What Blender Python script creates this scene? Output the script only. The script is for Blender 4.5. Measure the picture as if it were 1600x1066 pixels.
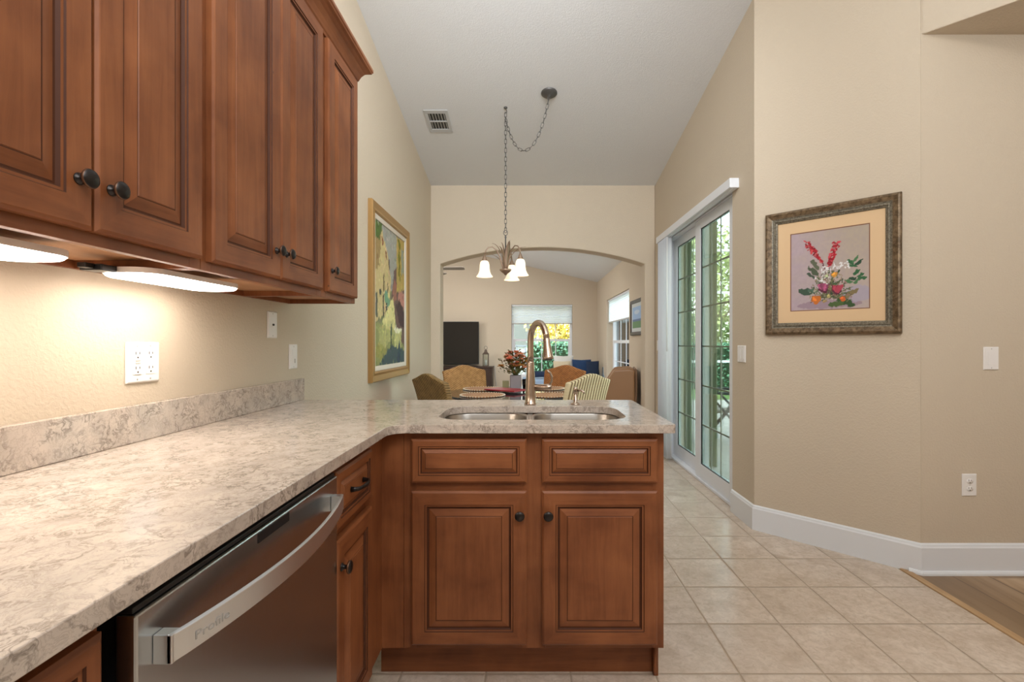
import bpy, math, random
import numpy as np
from mathutils import Vector as V, Matrix
from mathutils.geometry import tessellate_polygon
random.seed(7)
for o in list(bpy.data.objects): bpy.data.objects.remove(o)
SC = bpy.context.scene
COL = SC.collection
PI = math.pi
# ------------------------------------------------------------------ camera
F, CX, CY, H = 745.0, 825.0, 535.0, 1.19
cd = bpy.data.cameras.new('camera'); cam = bpy.data.objects.new('camera', cd); COL.objects.link(cam)
cam.location = (0, 0, H); cam.rotation_euler = (PI/2, 0, 0)
cd.sensor_width = 36; cd.lens = F/1600*36; cd.shift_x = -(CX-800)/1600; cd.shift_y = (CY-533)/1600
cd.clip_start = 0.02; cd.clip_end = 200
SC.camera = cam
# ------------------------------------------------------------------ world, sun, exposure
SC.view_settings.view_transform = 'Standard'; SC.view_settings.look = 'None'
SC.view_settings.gamma = 1; SC.view_settings.use_curve_mapping = False
SC.view_settings.exposure = 0.0
W = bpy.data.worlds.new('world'); SC.world = W; W.use_nodes = True
nt = W.node_tree; nt.nodes.clear()
sky = nt.nodes.new('ShaderNodeTexSky'); sky.sky_type = 'NISHITA'; sky.sun_disc = False
sky.sun_elevation = math.radians(48); sky.sun_rotation = math.radians(250); sky.dust_density = 1.5
bg = nt.nodes.new('ShaderNodeBackground'); bg.inputs[1].default_value = 1.8
wo = nt.nodes.new('ShaderNodeOutputWorld')
hs = nt.nodes.new('ShaderNodeHueSaturation'); hs.inputs['Saturation'].default_value = .5
nt.links.new(sky.outputs[0], hs.inputs['Color']); nt.links.new(hs.outputs[0], bg.inputs[0]); nt.links.new(bg.outputs[0], wo.inputs[0])
def lamp(name, kind, loc, energy, color=(1,1,1), target=None, size=1, size_y=None, spread=None):
    l = bpy.data.lights.new(name, kind); o = bpy.data.objects.new(name, l); COL.objects.link(o)
    o.location = loc; l.energy = energy; l.color = color
    if kind == 'AREA':
        l.size = size
        if size_y: l.shape = 'RECTANGLE'; l.size_y = size_y
        if spread: l.spread = spread
    elif kind == 'SUN': l.angle = math.radians(1.0)
    else: l.shadow_soft_size = size
    if target is not None:
        o.rotation_euler = (V(target)-V(loc)).to_track_quat('-Z', 'Y').to_euler()
    return o
lamp('sun', 'SUN', (-20, -10, 30), 6.0, (1, .95, .86), target=(0, 0, 0))
# added fill lamps, no fittings: kitchen (behind the camera), dining end and living room
lamp('kitchen_top_fill', 'AREA', (0.7, -1.1, 3.55), 56, (1, .97, .94), target=(0.7, -0.6, 0), size=1.4, size_y=1.4)
lamp('kitchen_up_fill', 'AREA', (0.5, -0.9, 2.45), 98, (.87, .94, 1), target=(0.5, 0.2, 3.9), size=1.6, size_y=1.6)
lamp('kitchen_entry_fill', 'AREA', (2.8, -0.2, 3.0), 10, (1, .97, .93), target=(2.2, 1.6, .8), size=.9, size_y=.9)
lamp('peninsula_fill', 'AREA', (-.05, 1.6, 3.12), 23, (.93, .97, 1), target=(-.3, 5.2, 1.8), size=1.2, size_y=.8, spread=math.radians(115))
lamp('living_top_fill', 'AREA', (-.8, 7.6, 2.75), 46, (1, .98, .95), target=(-.8, 7.9, 0), size=1.6, size_y=1.6)
lamp('living_up_fill', 'AREA', (-2.9, 7.4, 1.9), 32, (1, .98, .96), target=(-1.2, 8.6, 2.6), size=1.0, size_y=1.0)

# ------------------------------------------------------------------ materials
def mat(name, color=(.8,.8,.8), rough=.5, metal=0, spec=.5, emis=None, es=0, coat=0, alpha=None, trans=0):
    m = bpy.data.materials.new(name); m.use_nodes = True
    b = m.node_tree.nodes['Principled BSDF']
    b.inputs['Base Color'].default_value = (*color, 1); b.inputs['Roughness'].default_value = rough
    b.inputs['Metallic'].default_value = metal; b.inputs['Specular IOR Level'].default_value = spec
    if emis: b.inputs['Emission Color'].default_value = (*emis, 1); b.inputs['Emission Strength'].default_value = es
    b.inputs['Coat Weight'].default_value = coat
    if trans: b.inputs['Transmission Weight'].default_value = trans
    return m
class NB:
    def __init__(s, m): s.t = m.node_tree; s.b = s.t.nodes['Principled BSDF']
    def n(s, typ, **kw):
        x = s.t.nodes.new('ShaderNode'+typ)
        for k, v in kw.items(): setattr(x, k, v)
        return x
    def l(s, a, b): s.t.links.new(a, b)
    def obj(s, scale=(1,1,1), loc=(0,0,0), rot=(0,0,0)):
        tc = s.n('TexCoord'); mp = s.n('Mapping'); s.l(tc.outputs['Object'], mp.inputs[0])
        mp.inputs['Scale'].default_value = scale; mp.inputs['Location'].default_value = loc; mp.inputs['Rotation'].default_value = rot
        return mp.outputs[0]
    def noise(s, vec, scale=5, detail=4, rough=.5, dist=0):
        x = s.n('TexNoise'); s.l(vec, x.inputs['Vector'])
        x.inputs['Scale'].default_value = scale; x.inputs['Detail'].default_value = detail
        x.inputs['Roughness'].default_value = rough; x.inputs['Distortion'].default_value = dist
        return x.outputs['Fac']
    def ramp(s, fac, stops, mode='LINEAR'):
        x = s.n('ValToRGB'); s.l(fac, x.inputs[0]); e = x.color_ramp.elements; x.color_ramp.interpolation = mode
        while len(e) < len(stops): e.new(.5)
        for k, (p, c) in enumerate(stops): e[k].position = p; e[k].color = (*c, 1) if len(c) == 3 else c
        return x.outputs[0]
    def math(s, op, a, b=None, c=None):
        x = s.n('Math', operation=op)
        for k, v in enumerate((a, b, c)):
            if v is None: continue
            if hasattr(v, 'links'): s.l(v, x.inputs[k])
            else: x.inputs[k].default_value = v
        return x.outputs[0]
    def mix(s, fac, a, b, blend='MIX'):
        x = s.n('Mix', data_type='RGBA', blend_type=blend)
        for k, v in ((0, fac), (6, a), (7, b)):
            if hasattr(v, 'links'): s.l(v, x.inputs[k])
            elif k == 0: x.inputs[0].default_value = v
            else: x.inputs[k].default_value = (*v, 1)
        return x.outputs[2]
    def bump(s, h, strength=.2, dist=.01):
        x = s.n('Bump'); x.inputs['Strength'].default_value = strength; x.inputs['Distance'].default_value = dist
        s.l(h, x.inputs['Height']); s.l(x.outputs[0], s.b.inputs['Normal'])
    def color(s, o): s.l(o, s.b.inputs['Base Color'])
    def rough(s, o): s.l(o, s.b.inputs['Roughness'])
    def sep(s, vec):
        x = s.n('SeparateXYZ'); s.l(vec, x.inputs[0]); return x.outputs

def wood(name, grain, c1, c2, dark=(.05,.018,.008), rough=.42, specks=True):
    m = mat(name, c1, rough, coat=.0, spec=.35); q = NB(m)
    sc = {'z': (22, 22, 1.6), 'x': (1.6, 22, 22), 'y': (22, 1.6, 22)}[grain]
    g = q.noise(q.obj(sc), 2.4, 7, .62, .5)
    blot = q.noise(q.obj(), 6.5, 4, .5, .3)
    f = q.math('ADD', q.math('MULTIPLY', g, .42), q.math('MULTIPLY', blot, .6))
    c = q.ramp(f, [(.36, c1), (.66, c2)])
    if specks:
        v = q.n('TexVoronoi'); q.l(q.obj((1, 1, .7)), v.inputs['Vector']); v.inputs['Scale'].default_value = 13
        s1 = q.ramp(v.outputs['Distance'], [(.02, (1,1,1)), (.05, (0,0,0))])
        n2 = q.ramp(q.noise(q.obj(), 3.1, 1), [(.52, (0,0,0)), (.56, (1,1,1))])
        c = q.mix(q.math('MULTIPLY', q.math('MULTIPLY', s1, n2), .85), c, dark)
    q.color(c); q.bump(g, .06, .002)
    return m
WC1, WC2 = (.165, .050, .017), (.30, .105, .038)
M = {}
for g in 'xyz': M['wood_'+g] = wood('stained_wood_'+g, g, WC1, WC2)
M['glaze'] = mat('dark_glaze_in_groove', (.075, .025, .011), .6, spec=.2)
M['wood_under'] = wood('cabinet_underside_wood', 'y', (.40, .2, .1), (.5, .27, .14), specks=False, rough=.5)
def paint(name, c, bs=.25, sc=90, rough=.75):
    m = mat(name, c, rough, spec=.3); q = NB(m)
    h = q.ramp(q.noise(q.obj(), sc, 3, .55, .4), [(.42, (0,0,0)), (.62, (1,1,1))])
    q.bump(h, bs, .003)
    q.color(q.mix(q.noise(q.obj(), 1.2, 2), tuple(x*.97 for x in c), tuple(min(1, x*1.03) for x in c)))
    return m
WALL = (.62, .525, .405)
M['wall'] = paint('beige_wall_paint', WALL)
M['ceiling'] = paint('ceiling_white_texture', (.74, .74, .74), .3, 110)
M['trim'] = mat('white_trim_paint', (.78, .80, .83), .35)
M['door_white'] = mat('white_vinyl_frame', (.80, .82, .86), .35)
M['plastic'] = mat('white_plastic', (.86, .83, .80), .35)
M['slot'] = mat('socket_slot_dark', (.05, .04, .035), .6)
M['slot_soft'] = mat('socket_moulding_grey', (.5, .47, .44), .5)
M['black'] = mat('black_plastic', (.012, .012, .013), .35)
M['bronze'] = mat('oil_rubbed_bronze', (.035, .03, .028), .32, metal=.75)
M['bronze_rim'] = mat('worn_bronze_rim', (.16, .08, .045), .4, metal=.7)
M['gunmetal'] = mat('dark_pewter_metal', (.13, .125, .12), .45, metal=.7)
M['lantern'] = mat('lantern_brown_metal', (.10, .07, .05), .45, metal=.5)
M['chandelier'] = mat('brushed_copper_bronze', (.32, .22, .155), .4, metal=.6)
def steel(name, c, r, sc, aniso=0.0):
    m = mat(name, c, r, metal=1); q = NB(m)
    n = q.noise(q.obj(sc), 3, 5, .6); q.rough(q.math('ADD', q.math('MULTIPLY', n, .08), r-.04))
    m.node_tree.nodes['Principled BSDF'].inputs['Anisotropic'].default_value = aniso
    return m
M['steel'] = steel('brushed_stainless', (.52, .545, .56), .25, (3, 90, 3))
M['steel_handle'] = steel('satin_handle_steel', (.78, .81, .83), .34, (60, 2, 60))
M['nickel'] = steel('brushed_nickel_warm', (.56, .45, .36), .26, (60, 60, 3))
M['sink'] = steel('sink_steel', (.5, .47, .43), .30, (1, 1, 12))
def quartz():
    m = mat('quartz_cream_grey_vein', (.6,.5,.42), .13, coat=.0); q = NB(m)
    base = q.obj()
    d = q.n('TexNoise'); q.l(base, d.inputs['Vector']); d.inputs['Scale'].default_value = 16; d.inputs['Detail'].default_value = 3
    add = q.n('VectorMath', operation='MULTIPLY_ADD'); q.l(d.outputs['Color'], add.inputs[0]); add.inputs[1].default_value = (.085, .085, .085); q.l(base, add.inputs[2])
    w = add.outputs[0]
    n1 = q.noise(w, 30, 6, .62); v1 = q.math('ABSOLUTE', q.math('SUBTRACT', n1, .5))
    vein1 = q.ramp(v1, [(.0, (1,1,1)), (.05, (0,0,0))])
    n2 = q.noise(w, 75, 5, .65); v2 = q.math('ABSOLUTE', q.math('SUBTRACT', n2, .47))
    vein2 = q.ramp(v2, [(.0, (1,1,1)), (.045, (0,0,0))])
    cl = q.ramp(q.noise(base, 14, 3), [(.35, (0,0,0)), (.7, (1,1,1))])
    c = q.mix(cl, (.62, .53, .45), (.50, .43, .37))
    c = q.mix(q.math('MULTIPLY', vein2, .40), c, (.30, .235, .185))
    c = q.mix(q.math('MULTIPLY', q.math('MULTIPLY', vein1, q.ramp(q.noise(base, 18, 2), [(.36, (0,0,0)), (.58, (1,1,1))])), .75), c, (.17, .135, .11))
    q.color(c)
    return m
M['quartz'] = quartz()
def tile():
    m = mat('floor_tile_beige', (.5,.42,.33), .22); q = NB(m)
    P = .3036
    s = q.sep(q.obj())
    gx = q.math('PINGPONG', q.math('ADD', s[0], 30*P - .7595), P/2); gy = q.math('PINGPONG', q.math('ADD', s[1], 30*P-1.7115), P/2)
    g = q.math('MINIMUM', gx, gy)
    grout = q.ramp(g, [(.0, (1,1,1)), (.0030, (1,1,1)), (.0046, (0,0,0))])
    fx = q.math('FLOOR', q.math('DIVIDE', q.math('ADD', s[0], 30*P-.7595), P)); fy = q.math('FLOOR', q.math('DIVIDE', q.math('ADD', s[1], 30*P-1.7115), P))
    cmb = q.n('CombineXYZ'); q.l(fx, cmb.inputs[0]); q.l(fy, cmb.inputs[1])
    wn = q.n('TexWhiteNoise'); q.l(cmb.outputs[0], wn.inputs[0])
    off = q.n('VectorMath', operation='MULTIPLY_ADD'); q.l(wn.outputs['Color'], off.inputs[0]); off.inputs[1].default_value = (9, 9, 9); q.l(q.obj(), off.inputs[2])
    n = q.noise(off.outputs[0], 7, 7, .65, .6)
    c = q.ramp(n, [(.3, (.53, .425, .33)), (.5, (.66, .55, .45)), (.72, (.77, .67, .57))])
    c = q.mix(q.math('MULTIPLY', q.ramp(q.noise(off.outputs[0], 38, 5, .7, .8), [(.42, (0,0,0)), (.68, (1,1,1))]), .5), c, (.40, .31, .23))
    c = q.mix(q.math('MULTIPLY', wn.outputs['Value'], .22), c, (.50, .41, .32))
    c = q.mix(grout, c, (.37, .29, .21)); q.color(c)
    q.rough(q.math('ADD', q.math('MULTIPLY', grout, .5), q.math('ADD', q.math('MULTIPLY', n, .12), .17)))
    hb = q.math('SUBTRACT', q.math('MULTIPLY', q.noise(off.outputs[0], 9, 4, .5, 1.2), .6), q.math('MULTIPLY', grout, 1.0))
    q.bump(hb, .5, .004)
    return m
M['tile'] = tile()
def planks():
    m = mat('wood_plank_floor', (.4,.25,.13), .4); q = NB(m)
    s = q.sep(q.obj()); Wd = .18
    fx = q.math('FLOOR', q.math('DIVIDE', s[0], Wd))
    wn0 = q.n('TexWhiteNoise', noise_dimensions='1D'); q.l(fx, wn0.inputs['W'])
    yy = q.math('ADD', s[1], q.math('MULTIPLY', wn0.outputs['Value'], 3.0))
    fy = q.math('FLOOR', q.math('DIVIDE', yy, 1.2))
    cmb = q.n('CombineXYZ'); q.l(fx, cmb.inputs[0]); q.l(fy, cmb.inputs[1])
    wn = q.n('TexWhiteNoise'); q.l(cmb.outputs[0], wn.inputs[0])
    off = q.n('VectorMath', operation='MULTIPLY_ADD'); q.l(wn.outputs['Color'], off.inputs[0]); off.inputs[1].default_value = (5,5,5); q.l(q.obj((6, .7, 1)), off.inputs[2])
    n = q.noise(off.outputs[0], 1.6, 5, .5, .8)
    c = q.ramp(n, [(.3, (.21, .125, .062)), (.52, (.42, .275, .15)), (.75, (.56, .40, .25))])
    c = q.mix(q.math('MULTIPLY', q.ramp(wn.outputs['Value'], [(.35, (0,0,0)), (.8, (1,1,1))]), .75), c, (.17, .105, .058))
    g = q.math('PINGPONG', q.math('ADD', s[0], 30*Wd), Wd/2)
    c = q.mix(q.ramp(g, [(0, (1,1,1)), (.002, (0,0,0))]), c, (.1, .06, .03))
    q.color(c); return m
M['planks'] = planks()
M['strip'] = wood('oak_strip', 'y', (.42, .26, .13), (.56, .37, .2), specks=False, rough=.45)
def glass(name, tint=(.93,.97,.95), refl=.12, rough=.02):
    m = bpy.data.materials.new(name); m.use_nodes = True; t = m.node_tree; t.nodes.clear()
    tr = t.nodes.new('ShaderNodeBsdfTransparent'); tr.inputs[0].default_value = (*tint, 1)
    gl = t.nodes.new('ShaderNodeBsdfGlossy'); gl.inputs['Roughness'].default_value = rough
    fr = t.nodes.new('ShaderNodeFresnel'); fr.inputs[0].default_value = 1.45
    mu = t.nodes.new('ShaderNodeMath'); mu.operation = 'MULTIPLY'; mu.inputs[1].default_value = refl/.05*.5
    mu.use_clamp = True
    mx = t.nodes.new('ShaderNodeMixShader'); o = t.nodes.new('ShaderNodeOutputMaterial')
    t.links.new(fr.outputs[0], mu.inputs[0]); t.links.new(mu.outputs[0], mx.inputs[0]); t.links.new(tr.outputs[0], mx.inputs[1]); t.links.new(gl.outputs[0], mx.inputs[2]); t.links.new(mx.outputs[0], o.inputs[0])
    return m
M['glass'] = glass('window_glass'); M['door_glass'] = glass('patio_door_glass', (.80, .88, .82), .06)
M['shade_glass'] = mat('frosted_shade_glass', (.95, .88, .76), .4, emis=(1, .80, .56), es=.7)
M['bulb'] = mat('lit_bulb', (1,1,1), .4, emis=(1, .9, .75), es=14)
M['led'] = mat('lit_undercabinet_diffuser', (1,1,1), .4, emis=(1, .90, .80), es=19)
def translucent(name, c, t=.5):
    m = bpy.data.materials.new(name); m.use_nodes = True; n = m.node_tree; n.nodes.clear()
    d = n.nodes.new('ShaderNodeBsdfDiffuse'); d.inputs[0].default_value = (*c, 1)
    tl = n.nodes.new('ShaderNodeBsdfTranslucent'); tl.inputs[0].default_value = (*c, 1)
    mx = n.nodes.new('ShaderNodeMixShader'); mx.inputs[0].default_value = t; o = n.nodes.new('ShaderNodeOutputMaterial')
    n.links.new(d.outputs[0], mx.inputs[1]); n.links.new(tl.outputs[0], mx.inputs[2]); n.links.new(mx.outputs[0], o.inputs[0])
    return m
M['blind'] = translucent('white_window_shade', (.93, .95, .97), .72)
M['vane'] = translucent('white_vertical_blind_vane', (.85, .86, .88), .25)
def wicker(name, c1, c2, mode='cross', sc=60):
    m = mat(name, c1, .7); q = NB(m); s = q.sep(q.obj())
    sy = q.math('SINE', q.math('MULTIPLY', s[2], sc*5.5)); sx = q.math('SINE', q.math('MULTIPLY', s[0], sc*3.2 if mode == 'cross' else sc*4.2))
    if mode == 'cross': h = q.math('MULTIPLY', sx, sy); f = q.math('ADD', q.math('MULTIPLY', h, .25), q.math('MULTIPLY', q.noise(q.obj(), 30, 3), .9))
    else: h = q.math('ADD', sx, q.math('MULTIPLY', sy, .2)); f = q.math('ADD', q.math('MULTIPLY', sx, .4), .5)
    q.color(q.ramp(f, [(.2, c1), (.62, c2)])); q.bump(h, .5, .004)
    return m
M['wick_olive'] = wicker('olive_brown_wicker', (.13, .075, .022), (.30, .18, .062))
M['wick_honey'] = wicker('honey_wicker', (.24, .11, .028), (.50, .26, .09))
M['wick_rust'] = wicker('rust_wicker', (.21, .075, .018), (.44, .17, .045))
M['wick_stripe_lit'] = wicker('lit_striped_wicker', (.20, .125, .05), (.74, .62, .38), 'stripe', 50)  # same weave as the other chairs; light on its back painted as cream
M['dark_wood'] = wood('espresso_wood', 'z', (.03, .015, .010), (.055, .028, .018), specks=False)
M['chair_leg'] = mat('dark_chair_leg', (.05, .028, .016), .4)
M['mat_straw'] = None
def straw():
    m = mat('woven_straw', (.5,.25,.12), .8); q = NB(m); s = q.sep(q.obj())
    r = q.math('SQRT', q.math('ADD', q.math('MULTIPLY', s[0], s[0]), q.math('MULTIPLY', s[1], s[1])))
    h = q.math('SINE', q.math('MULTIPLY', r, 420.0))
    q.color(q.ramp(q.math('ADD', q.math('MULTIPLY', h, .3), q.noise(q.obj(), 60, 2)), [(.3, (.33, .15, .065)), (.7, (.62, .36, .19))])); q.bump(h, .6, .004)
    return m
M['mat_straw'] = straw()
M['straw_edge'] = mat('pale_straw_edge', (.72, .58, .42), .8)
M['table_top'] = mat('dark_glass_table', (.035, .037, .04), .08)
M['leather'] = mat('camel_leather', (.33, .175, .08), .45)
M['leather_dark'] = mat('brown_leather_back', (.20, .11, .058), .5)
M['navy'] = mat('navy_fabric', (.012, .045, .13), .8); M['navy2'] = mat('dark_navy_fabric', (.008, .022, .06), .8)
M['ltblue'] = mat('light_blue_fabric', (.28, .38, .52), .8); M['white_fab'] = mat('white_fabric', (.75, .74, .70), .85)
M['cream_fab'] = mat('cream_fabric', (.62, .52, .36), .85)
M['tv'] = mat('tv_screen', (.02, .018, .016), .12); M['red'] = mat('red_cover', (.32, .022, .03), .45)
M['vase'] = mat('grey_lilac_ceramic', (.25, .22, .225), .35); M['candle'] = mat('olive_candle', (.22, .2, .09), .6)
M['petal'] = mat('peach_petal', (.88, .48, .32), .6); M['petal2'] = mat('coral_petal', (.84, .33, .20), .6); M['petal3'] = mat('amber_petal', (.58, .30, .08), .6)
M['leaf_dk'] = mat('olive_leaf', (.14, .14, .04), .6); M['leaf_br'] = mat('brown_leaf', (.18, .09, .03), .7)
M['gold'] = mat('gold_frame', (.40, .235, .085), .38, metal=.45); M['liner'] = mat('cream_liner', (.70, .62, .52), .6)
M['frame_br'] = None
def mottled(name, a, b, sc=40, metal=.4, rough=.45):
    m = mat(name, a, rough, metal=metal); q = NB(m); n = q.noise(q.obj(), sc, 5, .6, .5)
    q.color(q.ramp(n, [(.38, a), (.64, b)])); q.bump(n, .2, .002); return m
M['frame_br'] = mottled('antique_bronze_frame', (.085, .052, .024), (.23, .155, .085))
M['frame_in'] = mottled('grey_bronze_inner_frame', (.10, .085, .06), (.26, .23, .17), 120)
M['matboard'] = mat('peach_matboard', (.72, .50, .29), .8); M['fillet'] = mat('rust_fillet', (.22, .09, .05), .6)
M['fan'] = mat('fan_blade_taupe', (.22, .19, .155), .6)
M['shutter'] = mat('olive_shutter', (.30, .34, .22), .6); M['sling'] = mat('taupe_sling', (.36, .33, .29), .8); M['char'] = mat('charcoal_metal', (.07, .08, .09), .5)
M['concrete'] = mottled('patio_concrete', (.50, .47, .42), (.60, .56, .50), 8, 0, .8)
M['stucco'] = mat('pink_stucco', (.62, .50, .44), .9); M['roofing'] = mat('roof_shingle', (.25, .2, .18), .9); M['lawn'] = mottled('lawn_grass', (.07, .14, .03), (.13, .22, .06), 20, 0, .9)
M['bark'] = mottled('tree_bark', (.12, .08, .05), (.2, .15, .1), 20, 0, .9)
def leafm(name, a, b):
    m = mat(name, a, .55); q = NB(m); q.color(q.ramp(q.noise(q.obj(), 9, 2), [(.35, a), (.65, b)])); return m
M['hedge'] = leafm('hedge_green_leaf', (.05, .16, .10), (.17, .36, .22)); M['yellow_leaf'] = leafm('yellow_autumn_leaf', (.62, .42, .04), (.80, .66, .18)); M['tree_leaf'] = leafm('light_green_leaf', (.17, .25, .08), (.42, .46, .2))
def vcol(name):
    m = mat(name, (1,1,1), .7); q = NB(m); a = q.n('Attribute'); a.attribute_name = 'Col'; q.color(a.outputs['Color']); return m
M['print'] = vcol('painted_picture')

# ------------------------------------------------------------------ mesh builder
class MB:
    def __init__(s): s.v = []; s.f = []; s.m = []; s.sm = []
    def add(s, vs, fs, mi=0, smooth=False):
        b = len(s.v); s.v += [tuple(x) for x in vs]
        for k, f in enumerate(fs):
            s.f.append(tuple(b+i for i in f)); s.m.append(mi[k] if isinstance(mi, list) else mi); s.sm.append(smooth)
        return s
    def box(s, a, b, mi=0, rz=0, c=None):
        x0,y0,z0 = a; x1,y1,z1 = b
        vs = [V(p) for p in ((x0,y0,z0),(x1,y0,z0),(x1,y1,z0),(x0,y1,z0),(x0,y0,z1),(x1,y0,z1),(x1,y1,z1),(x0,y1,z1))]
        if rz:
            c = V(c) if c else V(((x0+x1)/2, (y0+y1)/2, 0)); R = Matrix.Rotation(rz, 3, 'Z')
            vs = [R @ (p-c) + c for p in vs]
        return s.add(vs, [(0,3,2,1),(4,5,6,7),(0,1,5,4),(1,2,6,5),(2,3,7,6),(3,0,4,7)], mi)
    def fbox(s, O, U, Vv, N, u0, u1, v0, v1, n0, n1, mi=0):
        O, U, Vv, N = map(V, (O, U, Vv, N))
        P = lambda u, v, n: O+U*u+Vv*v+N*n
        vs = [P(u0,v0,n0),P(u1,v0,n0),P(u1,v1,n0),P(u0,v1,n0),P(u0,v0,n1),P(u1,v0,n1),P(u1,v1,n1),P(u0,v1,n1)]
        return s.add(vs, [(0,3,2,1),(4,5,6,7),(0,1,5,4),(1,2,6,5),(2,3,7,6),(3,0,4,7)], mi)
    def tube(s, pts, r, n=8, mi=0, caps=True, smooth=True, closed=False, flat=None):
        pts = [V(p) for p in pts]; rs = r if isinstance(r, (list, tuple)) else [r]*len(pts)
        L = len(pts); rings = []; prev = None
        for i, p in enumerate(pts):
            if closed: t = (pts[(i+1) % L]-pts[i-1]).normalized()
            else: t = ((pts[min(i+1, L-1)]-pts[max(i-1, 0)])).normalized()
            if prev is None:
                a = V((0,0,1)) if abs(t.z) < .9 else V((1,0,0)); u = t.cross(a).normalized()
            else: u = (prev - t*prev.dot(t)).normalized()
            w = t.cross(u); prev = u
            rings.append([p+(u*math.cos(2*PI*k/n)+w*math.sin(2*PI*k/n)*(flat or 1))*rs[i] for k in range(n)])
        vs = [q for R in rings for q in R]; fs = []
        for i in range(L if closed else L-1):
            j = (i+1) % L
            for k in range(n): k2 = (k+1) % n; fs.append((i*n+k, i*n+k2, j*n+k2, j*n+k))
        if caps and not closed: fs += [tuple(range(n))[::-1], tuple((L-1)*n+k for k in range(n))]
        return s.add(vs, fs, mi, smooth)
    def lathe(s, O, A, prof, n=24, mi=0, smooth=True, sx=1, sy=1):
        O = V(O); A = V(A).normalized(); a = V((0,0,1)) if abs(A.z) < .9 else V((1,0,0)); U = A.cross(a).normalized(); Wv = A.cross(U)
        vs = []; fs = []
        for (r, h) in prof:
            for k in range(n): t = 2*PI*k/n; vs.append(O+A*h+U*math.cos(t)*r*sx+Wv*math.sin(t)*r*sy)
        for i in range(len(prof)-1):
            for k in range(n): k2 = (k+1) % n; fs.append((i*n+k, i*n+k2, (i+1)*n+k2, (i+1)*n+k))
        mis = [mi[i] if isinstance(mi, list) else mi for i in range(len(prof)-1) for k in range(n)]
        if prof[0][0] > 1e-5: fs.append(tuple(range(n))[::-1]); mis.append(mis[0])
        if prof[-1][0] > 1e-5: fs.append(tuple((len(prof)-1)*n+k for k in range(n))); mis.append(mis[-1] if mis else 0)
        return s.add(vs, fs, mis, smooth)
    def slab(s, loops, O, U, Vv, N, t, mi=0):
        O, U, Vv, N = map(V, (O, U, Vv, N))
        L3 = [[V((p[0], p[1], 0)) for p in l] for l in loops]
        tris = tessellate_polygon(L3); flat = [p for l in L3 for p in l]; n = len(flat)
        vs = [O+U*p.x+Vv*p.y for p in flat]+[O+U*p.x+Vv*p.y+N*t for p in flat]
        fs = [tuple(x) for x in tris]+[tuple(i+n for i in x)[::-1] for x in tris]
        b = 0
        for l in loops:
            k = len(l)
            for i in range(k): j = (i+1) % k; fs.append((b+i, b+j, b+j+n, b+i+n))
            b += k
        return s.add(vs, fs, mi)
    def loft(s, loops, mi=0, smooth=False, cap0=False, cap1=False):
        n = len(loops[0]); vs = [p for l in loops for p in l]; fs = []; mis = []
        for i in range(len(loops)-1):
            for k in range(n): k2 = (k+1) % n; fs.append((i*n+k, i*n+k2, (i+1)*n+k2, (i+1)*n+k)); mis.append(mi[i] if isinstance(mi, list) else mi)
        if cap0: fs.append(tuple(range(n))[::-1]); mis.append(mis[0])
        if cap1: fs.append(tuple((len(loops)-1)*n+k for k in range(n))); mis.append(mis[-1])
        return s.add(vs, fs, mis, smooth)
    def sweep(s, prof, path, mi=0, side=1):
        """profile [(out, z)] swept along an XY path with mitred corners; out is to the left of travel when side=1"""
        P = [V((x, y)) for x, y in path]; rings = []
        for i, p in enumerate(P):
            d0 = (P[i]-P[i-1]).normalized() if i > 0 else (P[1]-P[0]).normalized()
            d1 = (P[i+1]-P[i]).normalized() if i < len(P)-1 else d0
            n0 = V((-d0.y, d0.x))*side; n1 = V((-d1.y, d1.x))*side
            b = (n0+n1).normalized(); k = 1/max(.3, b.dot(n0))
            rings.append([V((p.x+b.x*o*k, p.y+b.y*o*k, z)) for o, z in prof])
        return s.loft(rings, mi, cap0=True, cap1=True)
    def build(s, name, mats, parent=None, bevel=0, seg=2, subsurf=0, world=True, fixn=True):
        me = bpy.data.meshes.new(name); me.from_pydata(s.v, [], s.f)
        mats = mats if isinstance(mats, (list, tuple)) else [mats]
        for m in mats: me.materials.append(m)
        me.polygons.foreach_set('material_index', s.m); me.polygons.foreach_set('use_smooth', s.sm)
        me.update()
        if fixn:
            import bmesh
            bm = bmesh.new(); bm.from_mesh(me); bmesh.ops.recalc_face_normals(bm, faces=bm.faces); bm.to_mesh(me); bm.free()
        o = bpy.data.objects.new(name, me); COL.objects.link(o)
        if parent is not None:
            o.parent = parent
            if world:
                w = Matrix.Translation(parent.location) @ parent.rotation_euler.to_matrix().to_4x4() if parent.parent is None and parent.type == 'EMPTY' else Matrix.Identity(4)
                o.matrix_parent_inverse = w.inverted()
        if bevel:
            b = o.modifiers.new('bevel', 'BEVEL'); b.width = bevel; b.segments = seg; b.limit_method = 'ANGLE'; b.angle_limit = math.radians(40)
        if subsurf:
            b = o.modifiers.new('sub', 'SUBSURF'); b.levels = subsurf; b.render_levels = subsurf
        return o
def tag(o, label, cat, group=None, kind=None):
    o['label'] = label; o['category'] = cat
    if group: o['group'] = group
    if kind: o['kind'] = kind
    return o
def thing(name, label, cat, loc=(0,0,0), rz=0, group=None):
    o = bpy.data.objects.new(name, None); COL.objects.link(o); o.location = loc; o.rotation_euler = (0,0,rz); o.empty_display_size = .1
    return tag(o, label, cat, group)
def struct(o): o['kind'] = 'structure'; return o
def copy_tree(o, parent=None):
    c = o.copy(); COL.objects.link(c)
    if parent is not None: c.parent = parent
    for ch in [x for x in bpy.data.objects if x.parent == o]: copy_tree(ch, c)
    return c
X, Y, Z = V((1,0,0)), V((0,1,0)), V((0,0,1))
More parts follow.
